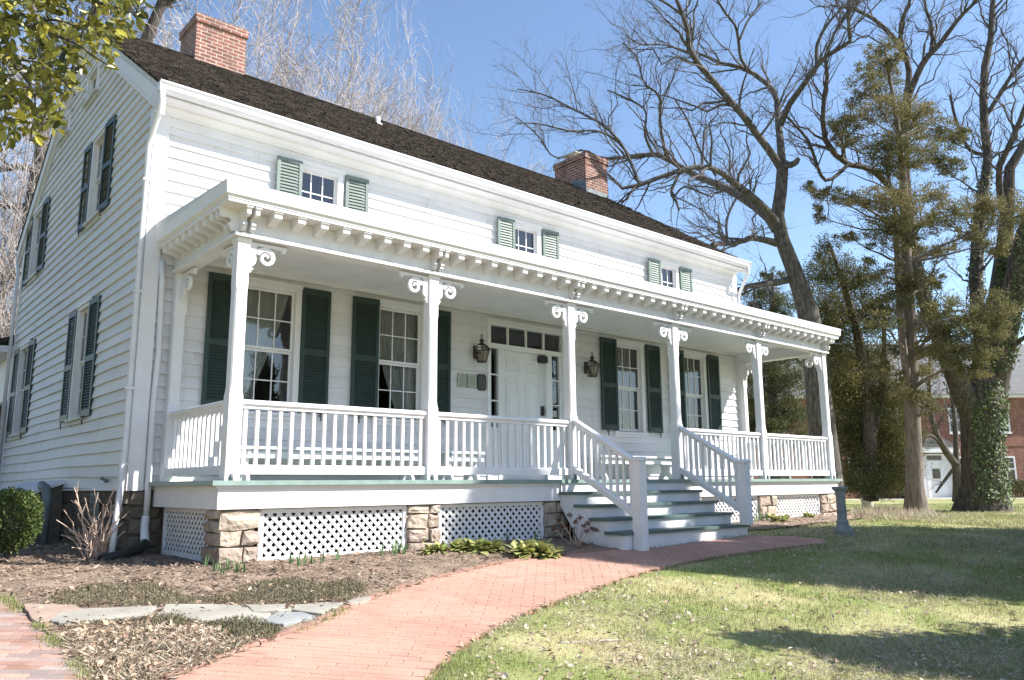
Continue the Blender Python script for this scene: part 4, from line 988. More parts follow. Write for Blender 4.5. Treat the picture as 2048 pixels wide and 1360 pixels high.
# ================================================================ BARE WALNUT AT THE RIGHT END OF THE PORCH
def Z(x, y): return (1000+x/1.954, y/1.954)
dW = 24.
wal = [
 [(1660, 1000, 60, dW), (1645, 860, 52, dW), (1622, 655, 44, dW), (1606, 594, 38, dW), (1588, 540, 32, dW), (1568, 491, 29, dW), (1558, 460, 28, dW), (1554, 440, 27, dW), (1562, 389, 24, dW), (1564, 345, 23, dW), (1565, 325, 22, dW)],
 [(1560, 333, 17, dW), (1543, 307, 15, dW-.4), (1512, 266, 14, dW-.9), (1481, 225, 13, dW-1.3), (1450, 189, 13, dW-1.6), (1425, 159, 12, dW-1.9), (1404, 136, 12, dW-2.1), (1381, 107, 11, dW-2.3), (1376, 77, 10, dW-2.4), (1374, 51, 9, dW-2.5), (1363, 26, 8, dW-2.6), (1350, -10, 7, dW-2.7)],
 [(1564, 328, 17, dW), (1560, 276, 14, dW+.2), (1555, 230, 12, dW+.5), (1553, 194, 11, dW+.7), (1537, 171, 10, dW+.9), (1507, 148, 9, dW+1.2), (1476, 133, 8, dW+1.5), (1435, 125, 7, dW+1.8), (1409, 110, 6, dW+2), (1394, 105, 4, dW+2.1)],
 [(1561, 250, 13, dW+.1), (1578, 210, 12, dW-.3), (1604, 174, 11, dW-.8), (1629, 138, 10, dW-1.2), (1660, 107, 9, dW-1.6), (1701, 82, 8, dW-2), (1697, 51, 7, dW-2.2), (1696, 10, 6, dW-2.4), (1699, -20, 5, dW-2.5)],
 [(1634, 130, 8, dW-1.2), (1634, 92, 7, dW-1.2), (1650, 56, 6, dW-1.2), (1670, 31, 5, dW-1.2), (1686, 10, 4, dW-1.2)],
 [(1507, 148, 6, dW+1.2), (1483, 120, 6, dW+1), (1476, 75, 6, dW+.7), (1470, 50, 5, dW+.5), (1450, 25, 5, dW+.3), (1432, -5, 4, dW)],
 [(1480, 78, 5, dW+.7), (1498, 38, 4, dW+.8), (1527, 3, 3, dW+1)],
 [(1556, 455, 22, dW), (1540, 430, 18, dW-.4), (1525, 413, 16, dW-.8), (1494, 386, 15, dW-1.4), (1459, 359, 13, dW-2), (1439, 343, 12, dW-2.2), (1408, 333, 11, dW-2.5), (1369, 339, 10, dW-2.8), (1330, 351, 9, dW-3), (1279, 370, 9, dW-3.1), (1251, 380, 7, dW-3.1), (1236, 365, 6, dW-3), (1216, 349, 5, dW-2.9)],
 [(1553, 458, 22, dW), (1533, 432, 18, dW+.4), (1498, 405, 17, dW+.8), (1447, 374, 15, dW+1.4), (1408, 359, 13, dW+1.7), (1376, 343, 12, dW+2), (1341, 320, 11, dW+2.2), (1306, 308, 10, dW+2.4), (1251, 314, 8, dW+2.5), (1212, 318, 7, dW+2.6), (1180, 310, 5, dW+2.6)],
 [(1279, 368, 7, dW-3.1), (1256, 312, 6, dW-2.8), (1238, 281, 6, dW-2.6), (1200, 246, 5, dW-2.4), (1150, 220, 4, dW-2), (1090, 190, 3, dW-1.8), (1035, 178, 2, dW-1.6)],
 [(1333, 317, 7, dW+2.2), (1320, 246, 6, dW+1.8), (1320, 194, 5, dW+1.6), (1287, 164, 4, dW+1.4), (1276, 118, 3, dW+1.2), (1246, 85, 3, dW+1)],
 [(1306, 308, 6, dW+2.4), (1290, 270, 5, dW+2), (1292, 225, 4, dW+1.7), (1270, 205, 4, dW+1.5), (1215, 180, 3, dW+1.2)],
 [(1260, 313, 6, dW+2.5), (1235, 283, 5, dW+2.1), (1195, 262, 4, dW+1.7), (1140, 262, 4, dW+1.4), (1080, 248, 3, dW+1.1), (1030, 246, 2, dW+.9)],
 [(1200, 318, 5, dW+2.6), (1165, 300, 4, dW+2.2), (1110, 315, 3, dW+2), (1075, 270, 3, dW+1.7), (1030, 232, 2, dW+1.4)],
 [(1404, 334, 5, dW-2.5), (1407, 287, 4, dW-2.4), (1409, 261, 4, dW-2.3), (1419, 248, 3, dW-2.2)],
 [(1361, 342, 6, dW-2.8), (1343, 384, 6, dW-3), (1353, 404, 5, dW-3), (1358, 420, 4, dW-3.1)],
 [(1348, 394, 4, dW-3), (1368, 374, 4, dW-3.2), (1399, 384, 4, dW-3.4), (1425, 394, 3, dW-3.6)],
 [(1552, 486, 16, dW), (1530, 480, 13, dW-.4), (1507, 476, 12, dW-.9), (1490, 480, 11, dW-1.2), (1471, 486, 10, dW-1.5), (1424, 489, 8, dW-2.2)],
 [(1455, 482, 5, dW-1.8), (1453, 445, 5, dW-1.9), (1468, 404, 4, dW-1.8), (1500, 360, 3, dW-1.7)],
 [(1574, 560, 15, dW), (1550, 566, 13, dW-.4), (1532, 567, 12, dW-.8), (1490, 575, 10, dW-1.6), (1450, 590, 7, dW-2.4)],
 [(1566, 326, 16, dW), (1580, 330, 13, dW-.3), (1590, 326, 12, dW-.5), (1596, 318, 9, dW-.6)],
 [(1432, 352, 5, dW+1.5), (1400, 300, 4, dW+1.2), (1375, 240, 4, dW+.9), (1350, 200, 3, dW+.6)],
 [(1381, 107, 6, dW-2.3), (1330, 90, 4, dW-2.6), (1280, 88, 3, dW-2.9), (1250, 70, 2, dW-3)],
 [(1365, 30, 6, dW-2.6), (1320, 0, 4, dW-2.8), (1270, -10, 3, dW-3)],
]
def bare_tree(name, spec, label, bark, twigm, k2, k3, k4, L2=(.6, 2.2), L3=(.3, .9), L4=(.15, .45), skip=1, up=.16, rt=.0045, m=14, nseg=10, jit=.02, group=None):
    P, Rd = limbs(spec, m); base = P[0, 0].copy(); base[2] = float(gz(base[0], base[1]))-.05
    t = thing(name, base, label, 'tree', group)
    Pj = P+RS.normal(size=P.shape)*np.minimum(Rd, .1)[..., None]*jit*6*np.linspace(0, 1, m)[None, :, None]
    V, F = tubes(Pj, Rd, nseg); bigmesh('trunk', V, F, bark, t, smooth=True)
    Q, S = (Pj[skip:], Rd[skip:]) if len(Pj) > skip else (Pj, Rd)
    c2, r2 = children(Q, S, k2, .2, 1., (.5, 1.15), L=L2, up=up, m=7, curve=.25, rr=.5, rmin=rt*1.5)
    c3, r3 = children(c2, r2, k3, .15, 1., (.4, 1.), L=L3, up=up, m=5, curve=.2, rr=.6, rmin=rt)
    c4, r4 = children(c3, r3, k4, .2, 1., (.3, .9), L=L4, up=up, m=4, curve=.15, rr=.7, rmin=rt*.8)
    V, F = cat([tubes(c2, r2, 5), tubes(c3, r3, 3), tubes(c4, r4, 3)]); bigmesh('crown', V, F, twigm, t)
    return t
bare_tree('bare_tree', wal, 'large bare walnut tree with spreading dark limbs rising behind the right end of the porch', BARKG, TWIG, 330, 1900, 4200)

# ================================================================ IVY-CLAD TREE
dI = 25.5
ivy = [
 [(1966, 1032, 122, dI), (1966, 1012, 94, dI), (1965, 978, 82, dI), (1963, 930, 75, dI), (1962, 880, 73, dI), (1962, 830, 76, dI), (1966, 780, 76, dI), (1977, 720, 50, dI), (1988, 650, 40, dI), (2003, 540, 32, dI), (2014, 450, 28, dI), (2020, 335, 20, dI), (2048, 287, 16, dI), (2100, 240, 10, dI)],
 [(1950, 840, 50, dI), (1918, 765, 44, dI-.2), (1890, 700, 36, dI-.3), (1858, 625, 30, dI-.4), (1838, 560, 26, dI-.2), (1822, 480, 23, dI), (1812, 380, 20, dI+.4), (1808, 290, 19, dI+.6), (1811, 205, 17, dI+.8)],
 [(1811, 210, 14, dI+.8), (1818, 140, 12, dI+1), (1797, 90, 10, dI+1.2), (1757, 45, 8, dI+1.3), (1711, 20, 6, dI+1.4), (1660, 10, 4, dI+1.5)],
 [(1811, 208, 14, dI+.8), (1845, 128, 12, dI+.5), (1880, 87, 10, dI+.3), (1915, 40, 8, dI), (1948, 5, 6, dI-.2), (1965, -30, 5, dI-.4)],
 [(1816, 420, 13, dI+.3), (1775, 368, 13, dI), (1742, 338, 12, dI-.4), (1691, 326, 11, dI-1), (1655, 287, 11, dI-1.4), (1645, 251, 10, dI-1.6), (1647, 205, 9, dI-1.8), (1655, 154, 8, dI-2), (1648, 128, 8, dI-2.1), (1662, 80, 6, dI-2.2), (1690, 30, 5, dI-2.3)],
 [(1700, 326, 8, dI-1), (1650, 360, 7, dI-1.3), (1618, 285, 6, dI-1.4), (1585, 245, 5, dI-1.5), (1570, 230, 4, dI-1.6)],
 [(1818, 140, 8, dI+1), (1800, 60, 7, dI+.8), (1815, 15, 6, dI+.6), (1830, -25, 5, dI+.5)],
 [(1860, 110, 7, dI+.4), (1865, 60, 6, dI+.6), (1850, 10, 5, dI+.8), (1855, -25, 4, dI+.9)],
 [(1975, 740, 40, dI), (1956, 620, 28, dI+.6), (1952, 540, 26, dI+1), (1960, 430, 24, dI+1.4), (1968, 380, 20, dI+1.6), (1975, 307, 17, dI+1.8), (1966, 230, 16, dI+2), (1970, 128, 14, dI+2.2), (1981, 77, 12, dI+2.3), (1986, 0, 10, dI+2.4), (1992, -40, 9, dI+2.5)],
 [(1985, 780, 56, dI), (2020, 620, 46, dI-.6), (2050, 480, 42, dI-1), (2110, 330, 36, dI-1.5)],
 [(2003, 420, 14, dI), (1998, 340, 12, dI-.4), (2015, 300, 11, dI-.6), (2060, 190, 9, dI-1)],
 [(1970, 235, 9, dI+2), (2005, 180, 8, dI+1.8), (2030, 140, 7, dI+1.7), (2060, 105, 6, dI+1.5)],
 [(1976, 310, 8, dI+1.8), (1940, 300, 7, dI+1.9), (1915, 250, 6, dI+2), (1900, 190, 5, dI+2.1)],
 [(2010, 700, 12, dI-.5), (2030, 690, 9, dI-.8), (2055, 670, 8, dI-1.1), (2090, 650, 6, dI-1.4)],
]
ivt = bare_tree('ivy_clad_tree', ivy, 'massive old tree with ivy climbing its forked trunk on the right lawn', BARK, TWIG, 330, 1700, 3200, L2=(.6, 2.2), skip=1)
P, Rd = limbs([ivy[0], ivy[1], ivy[8], ivy[9]], 40)
pos = []; nor = []
for k, (n, lo, hi) in enumerate(((5600, .03, .66), (650, .05, .6), (1200, .0, .5), (1500, .1, .85))):
    t = RS.uniform(lo, hi, n)*39; i = np.minimum(t.astype(int), 38); f = (t-i)[:, None]; c = P[k, i]*(1-f)+P[k, i+1]*f; r_ = Rd[k, i]*(1-f[:, 0])+Rd[k, i+1]*f[:, 0]
    a = RS.uniform(-.5*math.pi if k in (0, 3) else -math.pi, .6*math.pi if k in (0, 3) else math.pi, n); e1 = np.array([SUNV.x, SUNV.y, 0])-.75*np.array([math.sin(YAW), math.cos(YAW), 0]); e1 /= np.linalg.norm(e1); e2 = np.array([-e1[1], e1[0], 0])
    nn = e1*np.cos(a)[:, None]+e2*np.sin(a)[:, None]; pos.append(c+nn*(r_*RS.uniform(.98, 1.22, n)+.01)[:, None]); nor.append(nn)
pos = np.concatenate(pos); nor = np.concatenate(nor); n = len(pos); s = RS.uniform(.06, .115, n)
ik = vnoise(pos[:, 0]*1.+pos[:, 1], pos[:, 2], 1.6, 91) > .18; pos = pos[ik]; nor = nor[ik]; n = len(pos); s = s[ik]
d = unit(np.cross(nor, RS.normal(size=(n, 3)))*.8+nor*.45+np.array([0, 0, -.5])); V, F = leaves(pos, d, s, s*.9, flat=nor+RS.normal(size=(n, 3))*.35)
bigmesh('ivy', V, F, IVY, ivt)

# ================================================================ CEDARS AND HEMLOCK
def evergreen(name, trunk, clumps, depth, label, leafm, bark, dens, ln, wd, cat_='tree', dj=1.2, fill=.42, twigs=260, sub=9):
    P, Rd = limbs(trunk, 16); base = P[0, 0].copy(); base[2] = float(gz(base[0], base[1]))
    t = thing(name, base, label, cat_)
    cl_ = [tuple(c[:4])+(c[4] if len(c) > 4 else RS.uniform(-dj, dj),) for c in clumps]
    # boughs from the trunk to the clumps
    B = []; Br = []
    for c in cl_:
        e = at(c[0], c[1], depth+c[4]); tr = P[0]; k = np.argmin(np.abs(tr[:, 2]-(e[2]-.25*np.linalg.norm(e[:2]-tr[:, :2].mean(0))))); s = np.linspace(0, 1, 7)[:, None]
        B.append(tr[k]*(1-s)+e*s+np.array([0, 0, 1.])*(.18*np.sin(np.pi*s)*np.linalg.norm(e-tr[k])*RS.uniform(-.4, .7))+RS.normal(size=(7, 3))*.04*np.sin(np.pi*s)); Br.append(np.linspace(max(.02, Rd[0, k]*.32), .008, 7))
    B = np.array(B); Br = np.array(Br); tw, twr = children(B, Br, twigs, .4, 1, (.4, 1.), L=(.25, .8), up=.1, m=5, rmin=.005)
    V, F = cat([tubes(P, Rd, 10), tubes(B, Br, 5), tubes(tw, twr, 3)]); bigmesh('trunk', V, F, bark, t, smooth=True)
    V, F = blobs(cl_, depth, dens, ln, wd, fill=fill, sub=sub); bigmesh('crown', V, F, leafm, t)
    return t
dC = 23.
ced = [(1765, 95, 28, 25), (1755, 135, 42, 22), (1728, 160, 28, 22), (1795, 118, 22, 25), (1715, 195, 25, 16), (1768, 180, 40, 25),
 (1760, 215, 62, 24), (1700, 240, 45, 22), (1680, 268, 30, 22), (1800, 240, 50, 26), (1842, 222, 40, 22), (1880, 262, 42, 20), (1906, 282, 32, 22), (1925, 272, 18, 14),
 (1760, 290, 55, 25), (1825, 295, 60, 28), (1683, 292, 22, 12), (1868, 320, 48, 22), (1780, 335, 52, 25), (1905, 340, 30, 22),
 (1618, 375, 20, 14), (1650, 392, 34, 16), (1695, 398, 40, 18), (1638, 432, 18, 22), (1745, 400, 50, 22), (1800, 400, 60, 28), (1872, 392, 42, 24), (1775, 452, 52, 26), (1840, 450, 60, 28), (1905, 432, 42, 24), (1955, 415, 34, 22), (1992, 425, 42, 28), (2035, 432, 26, 40),
 (1785, 495, 42, 18), (1865, 503, 42, 20), (1940, 475, 34, 22), (2000, 484, 34, 26), (1700, 470, 30, 14),
 (1888, 622, 42, 32, -1.6), (1935, 642, 52, 36, -1.8), (1978, 622, 42, 36, -1.7), (1912, 700, 52, 28, -1.8), (1962, 690, 42, 32, -1.9), (1880, 664, 40, 30, -1.5), (1995, 660, 24, 28, -1.6), (1938, 735, 40, 22, -1.8), (1850, 700, 26, 18, -1.2),
 (1760, 540, 42, 22), (1842, 562, 38, 22), (1795, 598, 42, 24), (1762, 648, 36, 24), (1832, 640, 36, 24), (1800, 700, 40, 24), (1768, 742, 32, 20), (1842, 742, 30, 22), (1870, 560, 22, 16), (1800, 560, 30, 16), (1838, 800, 30, 22, -.3), (1800, 778, 26, 18, -.5), (1862, 812, 20, 16)]
evergreen('cedar_tree', [[(1833, 1030, 52, dC), (1830, 985, 36, dC), (1828, 900, 31, dC), (1823, 780, 28, dC), (1819, 640, 25, dC), (1812, 500, 20, dC), (1806, 350, 15, dC), (1790, 220, 9, dC), (1768, 90, 4, dC)],
   [(1822, 800, 16, dC), (1806, 690, 15, dC-.2), (1797, 570, 13, dC-.3), (1790, 430, 9, dC-.4), (1770, 320, 5, dC-.5)]],
   [(q[0], q[1], q[2]*1.1, q[3]*1.12)+tuple(q[4:]) for q in ced], dC, 'tall thin-crowned cedar with olive brown sprays and a bare lower trunk on the right lawn', CEDAR, BARKC, 8500, .075, .026, twigs=520, fill=.48, sub=20)
dE = 26.5
dk = [(1655, 500, 16, 24), (1660, 555, 40, 38), (1722, 565, 38, 28), (1640, 620, 36, 38), (1700, 640, 52, 38), (1762, 625, 34, 34), (1660, 700, 40, 42), (1722, 720, 52, 38), (1700, 795, 62, 38), (1765, 790, 56, 38), (1745, 860, 58, 38), (1795, 868, 42, 38), (1722, 925, 44, 32), (1778, 928, 46, 36), (1700, 872, 30, 40), (1755, 965, 42, 24), (1712, 962, 26, 20), (1800, 950, 22, 30), (1680, 760, 30, 40)]
evergreen('spreading_cedar', [[(1742, 1000, 30, dE), (1738, 860, 26, dE), (1722, 700, 20, dE), (1690, 580, 13, dE), (1658, 485, 5, dE)], [(1741, 900, 16, dE), (1765, 760, 12, dE), (1768, 620, 6, dE)]], [(a, b_, c*1.3, d*1.3) for a, b_, c, d in dk], dE,
   'dense dark olive cedar with foliage to the ground beside the right end of the porch', DARKEV, BARK, 10000, .085, .028, fill=.62, sub=26)
dH = 31.
hm = [(1545, 555, 22, 18), (1530, 592, 36, 24), (1566, 606, 34, 22), (1500, 615, 20, 14), (1548, 640, 40, 20), (1535, 745, 42, 32), (1582, 762, 40, 32), (1520, 800, 42, 38), (1582, 828, 42, 32), (1602, 700, 24, 32), (1535, 850, 42, 24), (1608, 880, 26, 24), (1500, 700, 26, 32), (1560, 700, 36, 32), (1500, 850, 24, 24), (1490, 760, 20, 30), (1545, 890, 50, 16)]
evergreen('hemlock_tree', [[(1548, 1000, 34, dH), (1547, 860, 28, dH), (1546, 720, 18, dH), (1545, 545, 5, dH)]], hm, dH, 'green hemlock behind the porch end with lighter tips', HEML, BARK, 9500, .095, .03, fill=.60, dj=1.4, sub=24)
sm = [[(1917, 1003, 24, 34), (1915, 960, 18, 34), (1913, 925, 17, 34)], [(1912, 930, 15, 34), (1880, 884, 13, 33.8), (1862, 830, 10, 33.6), (1858, 760, 7, 33.4), (1862, 690, 4, 33.2)], [(1913, 930, 12, 34), (1910, 850, 9, 34.2), (1903, 790, 6, 34.4), (1893, 740, 3, 34.6)], [(1882, 886, 8, 33.8), (1855, 870, 6, 33.5), (1838, 905, 4, 33.3)], [(1905, 940, 7, 34), (1890, 960, 6, 33.9), (1872, 985, 4, 33.8)], [(1920, 950, 8, 34), (1935, 900, 6, 34.2), (1945, 860, 4, 34.4)]]
bare_tree('bare_tree', sm, 'small crooked bare tree in front of the white entrance of the brick building', BARK, TWIG, 60, 260, 400, L2=(.4, 1.5), L3=(.3, .8), L4=(.2, .4), skip=1, m=8, rt=.006)

# ================================================================ TREES BEHIND THE HOUSE
def fan_mesh(seed, n0=17, k1=190, k2=1700, k3=6200, spread=.78):
    global RS
    old = RS; RS = np.random.RandomState(seed)
    P = []; Rd = []; m = 10; s = np.linspace(0, 1, m)[:, None]
    P.append(np.array([0, 0, 0.])+np.array([[0, 0, .2]])*s+RS.normal(size=(m, 3))*.002); Rd.append(np.linspace(.016, .012, m))
    for i in range(n0):
        a = 2*math.pi*(i*.382+RS.uniform(-.06, .06)); tl = spread*math.sqrt((i+.5)/n0); h = RS.uniform(.78, .86)*(1-.36*(tl/spread)**2); z0 = RS.uniform(.06, .18)
        d = np.array([math.cos(a)*math.sin(tl), math.sin(a)*math.sin(tl), math.cos(tl)])
        P.append(np.array([0, 0, z0])+d*h*s+np.array([0, 0, 1.])*.05*tl*np.sin(np.pi*s)+RS.normal(size=(m, 3))*.007*np.sin(np.pi*s)); Rd.append(np.linspace(.0045, .0009, m))
    P = np.array(P); Rd = np.array(Rd)
    c1, r1 = children(P[1:], Rd[1:], k1, .22, .98, (.3, .75), L=(.10, .24), up=.12, m=7, curve=.14, rr=.6, rmin=.0009)
    c2, r2 = children(c1, r1, k2, .1, 1, (.35, .9), L=(.04, .12), up=.05, m=5, curve=.15, rr=.7, rmin=.00058)
    c3, r3 = children(c2, r2, k3, .1, 1, (.4, 1.), L=(.02, .06), up=.0, m=4, curve=.15, rr=.8, rmin=.0005)
    RS = old
    return tubes(P, Rd, 7), cat([tubes(c1, r1, 4), tubes(c2, r2, 3), tubes(c3, r3, 3)])
bgl = ['tallest pale bare tree with fine twigs, just right of the left chimney',
       'pale bare fan-shaped tree in the middle of the row above the dark roof',
       'pale bare tree leaning right above the roof vent pipe',
       'lower pale bare tree showing its twig tips above the middle of the ridge',
       'lowest pale bare tree at the right end of the row behind the ridge',
       'pinkish bare tree directly behind the left chimney',
       'pinkish bare tree showing between the left chimney and the holly leaves',
       'bare tree seen past the left gable behind the holly leaves',
       'bare tree at the far left edge beyond the rear wing']
protos = []
for (u, vt, dp, kind, rz, lab) in ((665, 62, 37, 0, .3, 0), (748, 105, 35, 1, 1.2, 1), (812, 180, 36, 0, 2.3, 2), (888, 252, 39, 1, 3.2, 3), (958, 302, 41, 0, 4.1, 4), (515, -25, 34, 1, 5., 5), (385, -45, 33, 0, .9, 6), (95, 60, 27, 1, 2., 7), (-40, 330, 30, 0, 3.7, 8)):
    wf = .58 if lab < 5 else .8
    top = at(u, vt, dp); b = np.array([top[0], top[1], float(gz(top[0], top[1]))]); h = (top[2]-b[2])/.98
    if len(protos) < 2:
        tr, cr = fan_mesh(40+kind)
        t = thing('bare_tree', b, bgl[lab], 'tree', 'bare trees behind the house'); t.scale = (h*wf, h*wf, h); t.rotation_euler = (0, 0, rz)
        for nm, (V, F), m_ in (('trunk', tr, TWIGP), ('crown', cr, TWIGP)):
            o = bigmesh(nm, V, F, m_, None, org=(0, 0, 0)); o.parent = t; o.location = (0, 0, 0)
        protos.append(t)
    else:
        t = copytree(protos[kind], b, rz, h); t.scale = (h*wf, h*wf, h); tag(t, bgl[lab])
syc = [[(60, 1000, 34, 25), (60, 640, 28, 25), (58, 450, 25, 25), (76, 330, 22, 25), (97, 200, 20, 25), (90, 120, 16, 25), (70, 40, 12, 25), (60, -20, 9, 25)],
       [(76, 340, 15, 25), (40, 333, 14, 24.6), (0, 338, 12, 24.3), (-40, 335, 10, 24)], [(58, 414, 15, 25), (20, 412, 13, 24.7), (-30, 406, 12, 24.3)],
       [(97, 210, 14, 25), (120, 150, 12, 25.3), (170, 60, 10, 25.6), (200, -20, 8, 26)], [(58, 480, 10, 25), (30, 560, 8, 24.5), (-5, 600, 7, 24)], [(95, 200, 10, 25), (60, 180, 8, 24.8), (10, 150, 6, 24.5)]]
bare_tree('bare_tree', syc, 'bare tree with thick pale horizontal limbs at the far left, past the gable', BARKG, TWIG, 110, 600, 900, L2=(.5, 2.), skip=1, m=12)
lb = [[(262, 420, 30, 26), (275, 160, 26, 26), (292, 80, 23, 26), (310, 40, 20, 26), (330, -10, 17, 26), (345, -60, 14, 26)], [(300, 60, 9, 26), (262, 20, 8, 25.6), (240, -20, 7, 25.3)], [(315, 30, 8, 26), (360, -15, 7, 26.4), (400, -60, 5, 26.8)]]
bare_tree('bare_tree', lb, 'bare tree with a dark leaning trunk rising behind the roof left of the chimney', BARK, TWIG, 60, 420, 700, L2=(.5, 1.8), skip=1, m=10)

# ================================================================ HOLLY BOUGH, UPPER LEFT
hb = [[(-420, 1000, 120, 4.6), (-400, 300, 100, 4.6), (-330, -120, 80, 4.5)], [(-380, 200, 40, 4.6), (-200, 60, 26, 4.3), (-60, 20, 16, 4.1), (60, 55, 10, 4.), (140, 80, 6, 3.9), (215, 130, 3, 3.85)],
      [(-340, -60, 40, 4.5), (-120, -60, 24, 4.2), (60, -40, 14, 4.), (180, 0, 8, 3.9), (270, 25, 3, 3.8)], [(-390, 300, 36, 4.6), (-220, 200, 22, 4.4), (-60, 180, 12, 4.3), (40, 200, 7, 4.2), (90, 250, 3, 4.1)],
      [(-60, 20, 10, 4.1), (20, 120, 6, 4.), (70, 190, 4, 3.95), (60, 280, 2, 3.9)], [(60, 55, 6, 4.), (110, 40, 5, 3.9), (200, 70, 3, 3.8)], [(60, -40, 7, 4), (130, 10, 4, 4.1), (180, 60, 2, 4.15)], [(20, 120, 5, 4.), (90, 130, 3, 3.9), (150, 190, 2, 3.85)], [(-60, 180, 6, 4.3), (0, 240, 4, 4.25), (10, 290, 2, 4.2)]]
P, Rd = limbs(hb, 12); b = P[0, 0].copy(); b[2] = float(gz(b[0], b[1]))
hol = thing('holly_tree', b, 'holly bough with glossy yellow green leaves hanging into the upper left corner', 'tree')
tw, twr = children(P[1:], Rd[1:], 130, .3, 1., (.4, 1.), L=(.08, .2), up=-.05, m=4, rmin=.0015)
V, F = cat([tubes(P, Rd, 8), tubes(tw, twr, 4)]); bigmesh('trunk', V, F, BARKG, hol, smooth=True)
HP = np.array([(-260, -200), (300, -200), (286, 18), (272, 58), (236, 74), (232, 126), (206, 136), (190, 120), (166, 150), (150, 140), (142, 176), (156, 196), (122, 190), (112, 214), (136, 240), (106, 268), (92, 238), (76, 236), (72, 286), (44, 262), (20, 284), (-10, 300), (-260, 320)], float)
pos = []; 
while len(pos) < 2700:
    u, v = RS.uniform(-200, 290), RS.uniform(-120, 300)
    if not inpoly(np.array(u), np.array(v), HP): continue
    if vnoise(u, v, 1/38., 3) < .22+.20*(u > 150): continue
    pos.append(at(u, v, RS.uniform(3.6, 4.5)))
pos = np.array(pos); n = len(pos); d = unit(RS.normal(size=(n, 3))+np.array([0, 0, -.55])); q = unit(np.cross(d, RS.normal(size=(n, 3)))); nn = np.cross(d, q); ln = RS.uniform(.042, .072, n)[:, None]; wd = ln*RS.uniform(.42, .6, (n, 1))
prof = [(0, 0), (.16, .30), (.28, .36), (.40, .54), (.54, .44), (.68, .46), (.84, .22), (1., 0), (.84, -.22), (.68, -.46), (.54, -.44), (.40, -.54), (.28, -.36), (.16, -.30)]
rim_ = [pos+d*ln*a+q*wd*b_+nn*ln*(.22*abs(b_)-.10*a*a) for a, b_ in prof]; mid = [pos+d*ln*a-nn*ln*.10*a*a for a in (.28, .54, .84)]
V = np.stack(rim_+mid, 1).reshape(-1, 3); o = (np.arange(n)*17)[:, None]
fl = [(0, 1, 2, 14), (14, 2, 3, 15), (15, 3, 4, 15), (15, 4, 5, 16), (16, 5, 6, 16), (16, 6, 7, 16), (0, 14, 12, 13), (14, 15, 11, 12), (15, 10, 11, 15), (15, 16, 9, 10), (16, 8, 9, 16), (16, 7, 8, 16)]
tri = []
for f in fl:
    a = list(dict.fromkeys(f)); tri += [(a[0], a[k], a[k+1]) for k in range(1, len(a)-1)]
F = (o[:, None, :]+np.array(tri)[None]).reshape(-1, 3); bigmesh('crown', V, F, HOLLY, hol, smooth=False)

# ================================================================ TREES OUTSIDE THE FRAME WHOSE SHADE FALLS ON THE LAWN AND STEPS, AND TWO ADDED AS SKY BLOCKERS
def shade_tree(name, depth, lat, h, r0, z0, label, nl, ls, m_, gap=.35):
    p = CAMP+np.array([math.sin(YAW), math.cos(YAW), 0])*depth+np.array([math.cos(YAW), -math.sin(YAW), 0])*lat; b = np.array([p[0], p[1], float(gz(p[0], p[1]))])
    t = thing(name, b, label, 'tree'); s = np.linspace(0, 1, 8)[:, None]
    P = (b+np.array([0, 0, h*.97])*s)[None]; Rd = np.linspace(.16, .02, 8)[None]*h/10
    c1, r1 = children(P, Rd, 60, z0/h, .97, (.9, 1.4), L=(r0*.4, r0*.9), up=.1, m=6, rmin=.012)
    cone = lambda q: np.clip(1.02-(q[..., 2:]-b[2])/h, .04, 1)**.8
    c1 = np.concatenate([b[:2]+(c1[..., :2]-b[:2])*np.clip(1.05-(c1[:, :1, 2:]-b[2])/h, .06, 1), c1[..., 2:]], -1)
    V, F = cat([tubes(P, Rd, 9), tubes(c1, r1, 4)]); bigmesh('trunk', V, F, BARK, t, smooth=True)
    n = nl; k = RS.randint(0, len(c1), n); tt = RS.uniform(.3, 1.05, n)[:, None]; pos = c1[k, 0]*(1-tt)+c1[k, -1]*tt+RS.normal(size=(n, 3))*r0*.13*cone(c1[k, 0])
    hf = RS.uniform(0, 1, n//2)**1.5; rr_ = r0*(1-hf)**.8*np.sqrt(RS.uniform(0, .8, n//2)); aa = RS.uniform(0, 2*np.pi, n//2); pos[:n//2] = b+np.stack([np.cos(aa)*rr_, np.sin(aa)*rr_, z0+hf*(h-z0)], 1)
    V, F = leaves(pos, RS.normal(size=(n, 3))+np.array([0, 0, .2]), RS.uniform(.7, 1.2, n)*ls, RS.uniform(.4, .6, n)*ls); bigmesh('crown', V, F, m_, t)
shade_tree('evergreen_tree', 8.8, 12.6, 13.4, 3.4, .3, 'broad evergreen standing on the lawn outside the right edge of the view', 90000, .20, SHADEV)
shade_tree('evergreen_tree', 5.75, 6.9, 4.5, 2.0, .2, 'shorter evergreen standing nearer the camera outside the right edge of the view', 26000, .14, SHADEV)

shade_tree('evergreen_tree', 11.4, 11.1, 9.6, 3.0, .4, 'middle-sized evergreen nearest the house outside the right edge of the view', 52000, .20, SHADEV)

shade_tree('evergreen_tree', 4.5, -12., 11.5, 4.2, .5, 'added unseen evergreen left of the view that blocks sky light from the gable', 30000, .3, SHADEV)  # added out of view to cut the sky fill on the gable
shade_tree('evergreen_tree', 9.5, -15.5, 12.5, 4.4, .5, 'second added unseen evergreen left of the view, farther back, blocking sky from the gable', 30000, .3, SHADEV)  # also added unseen, to keep the gable darker than the front

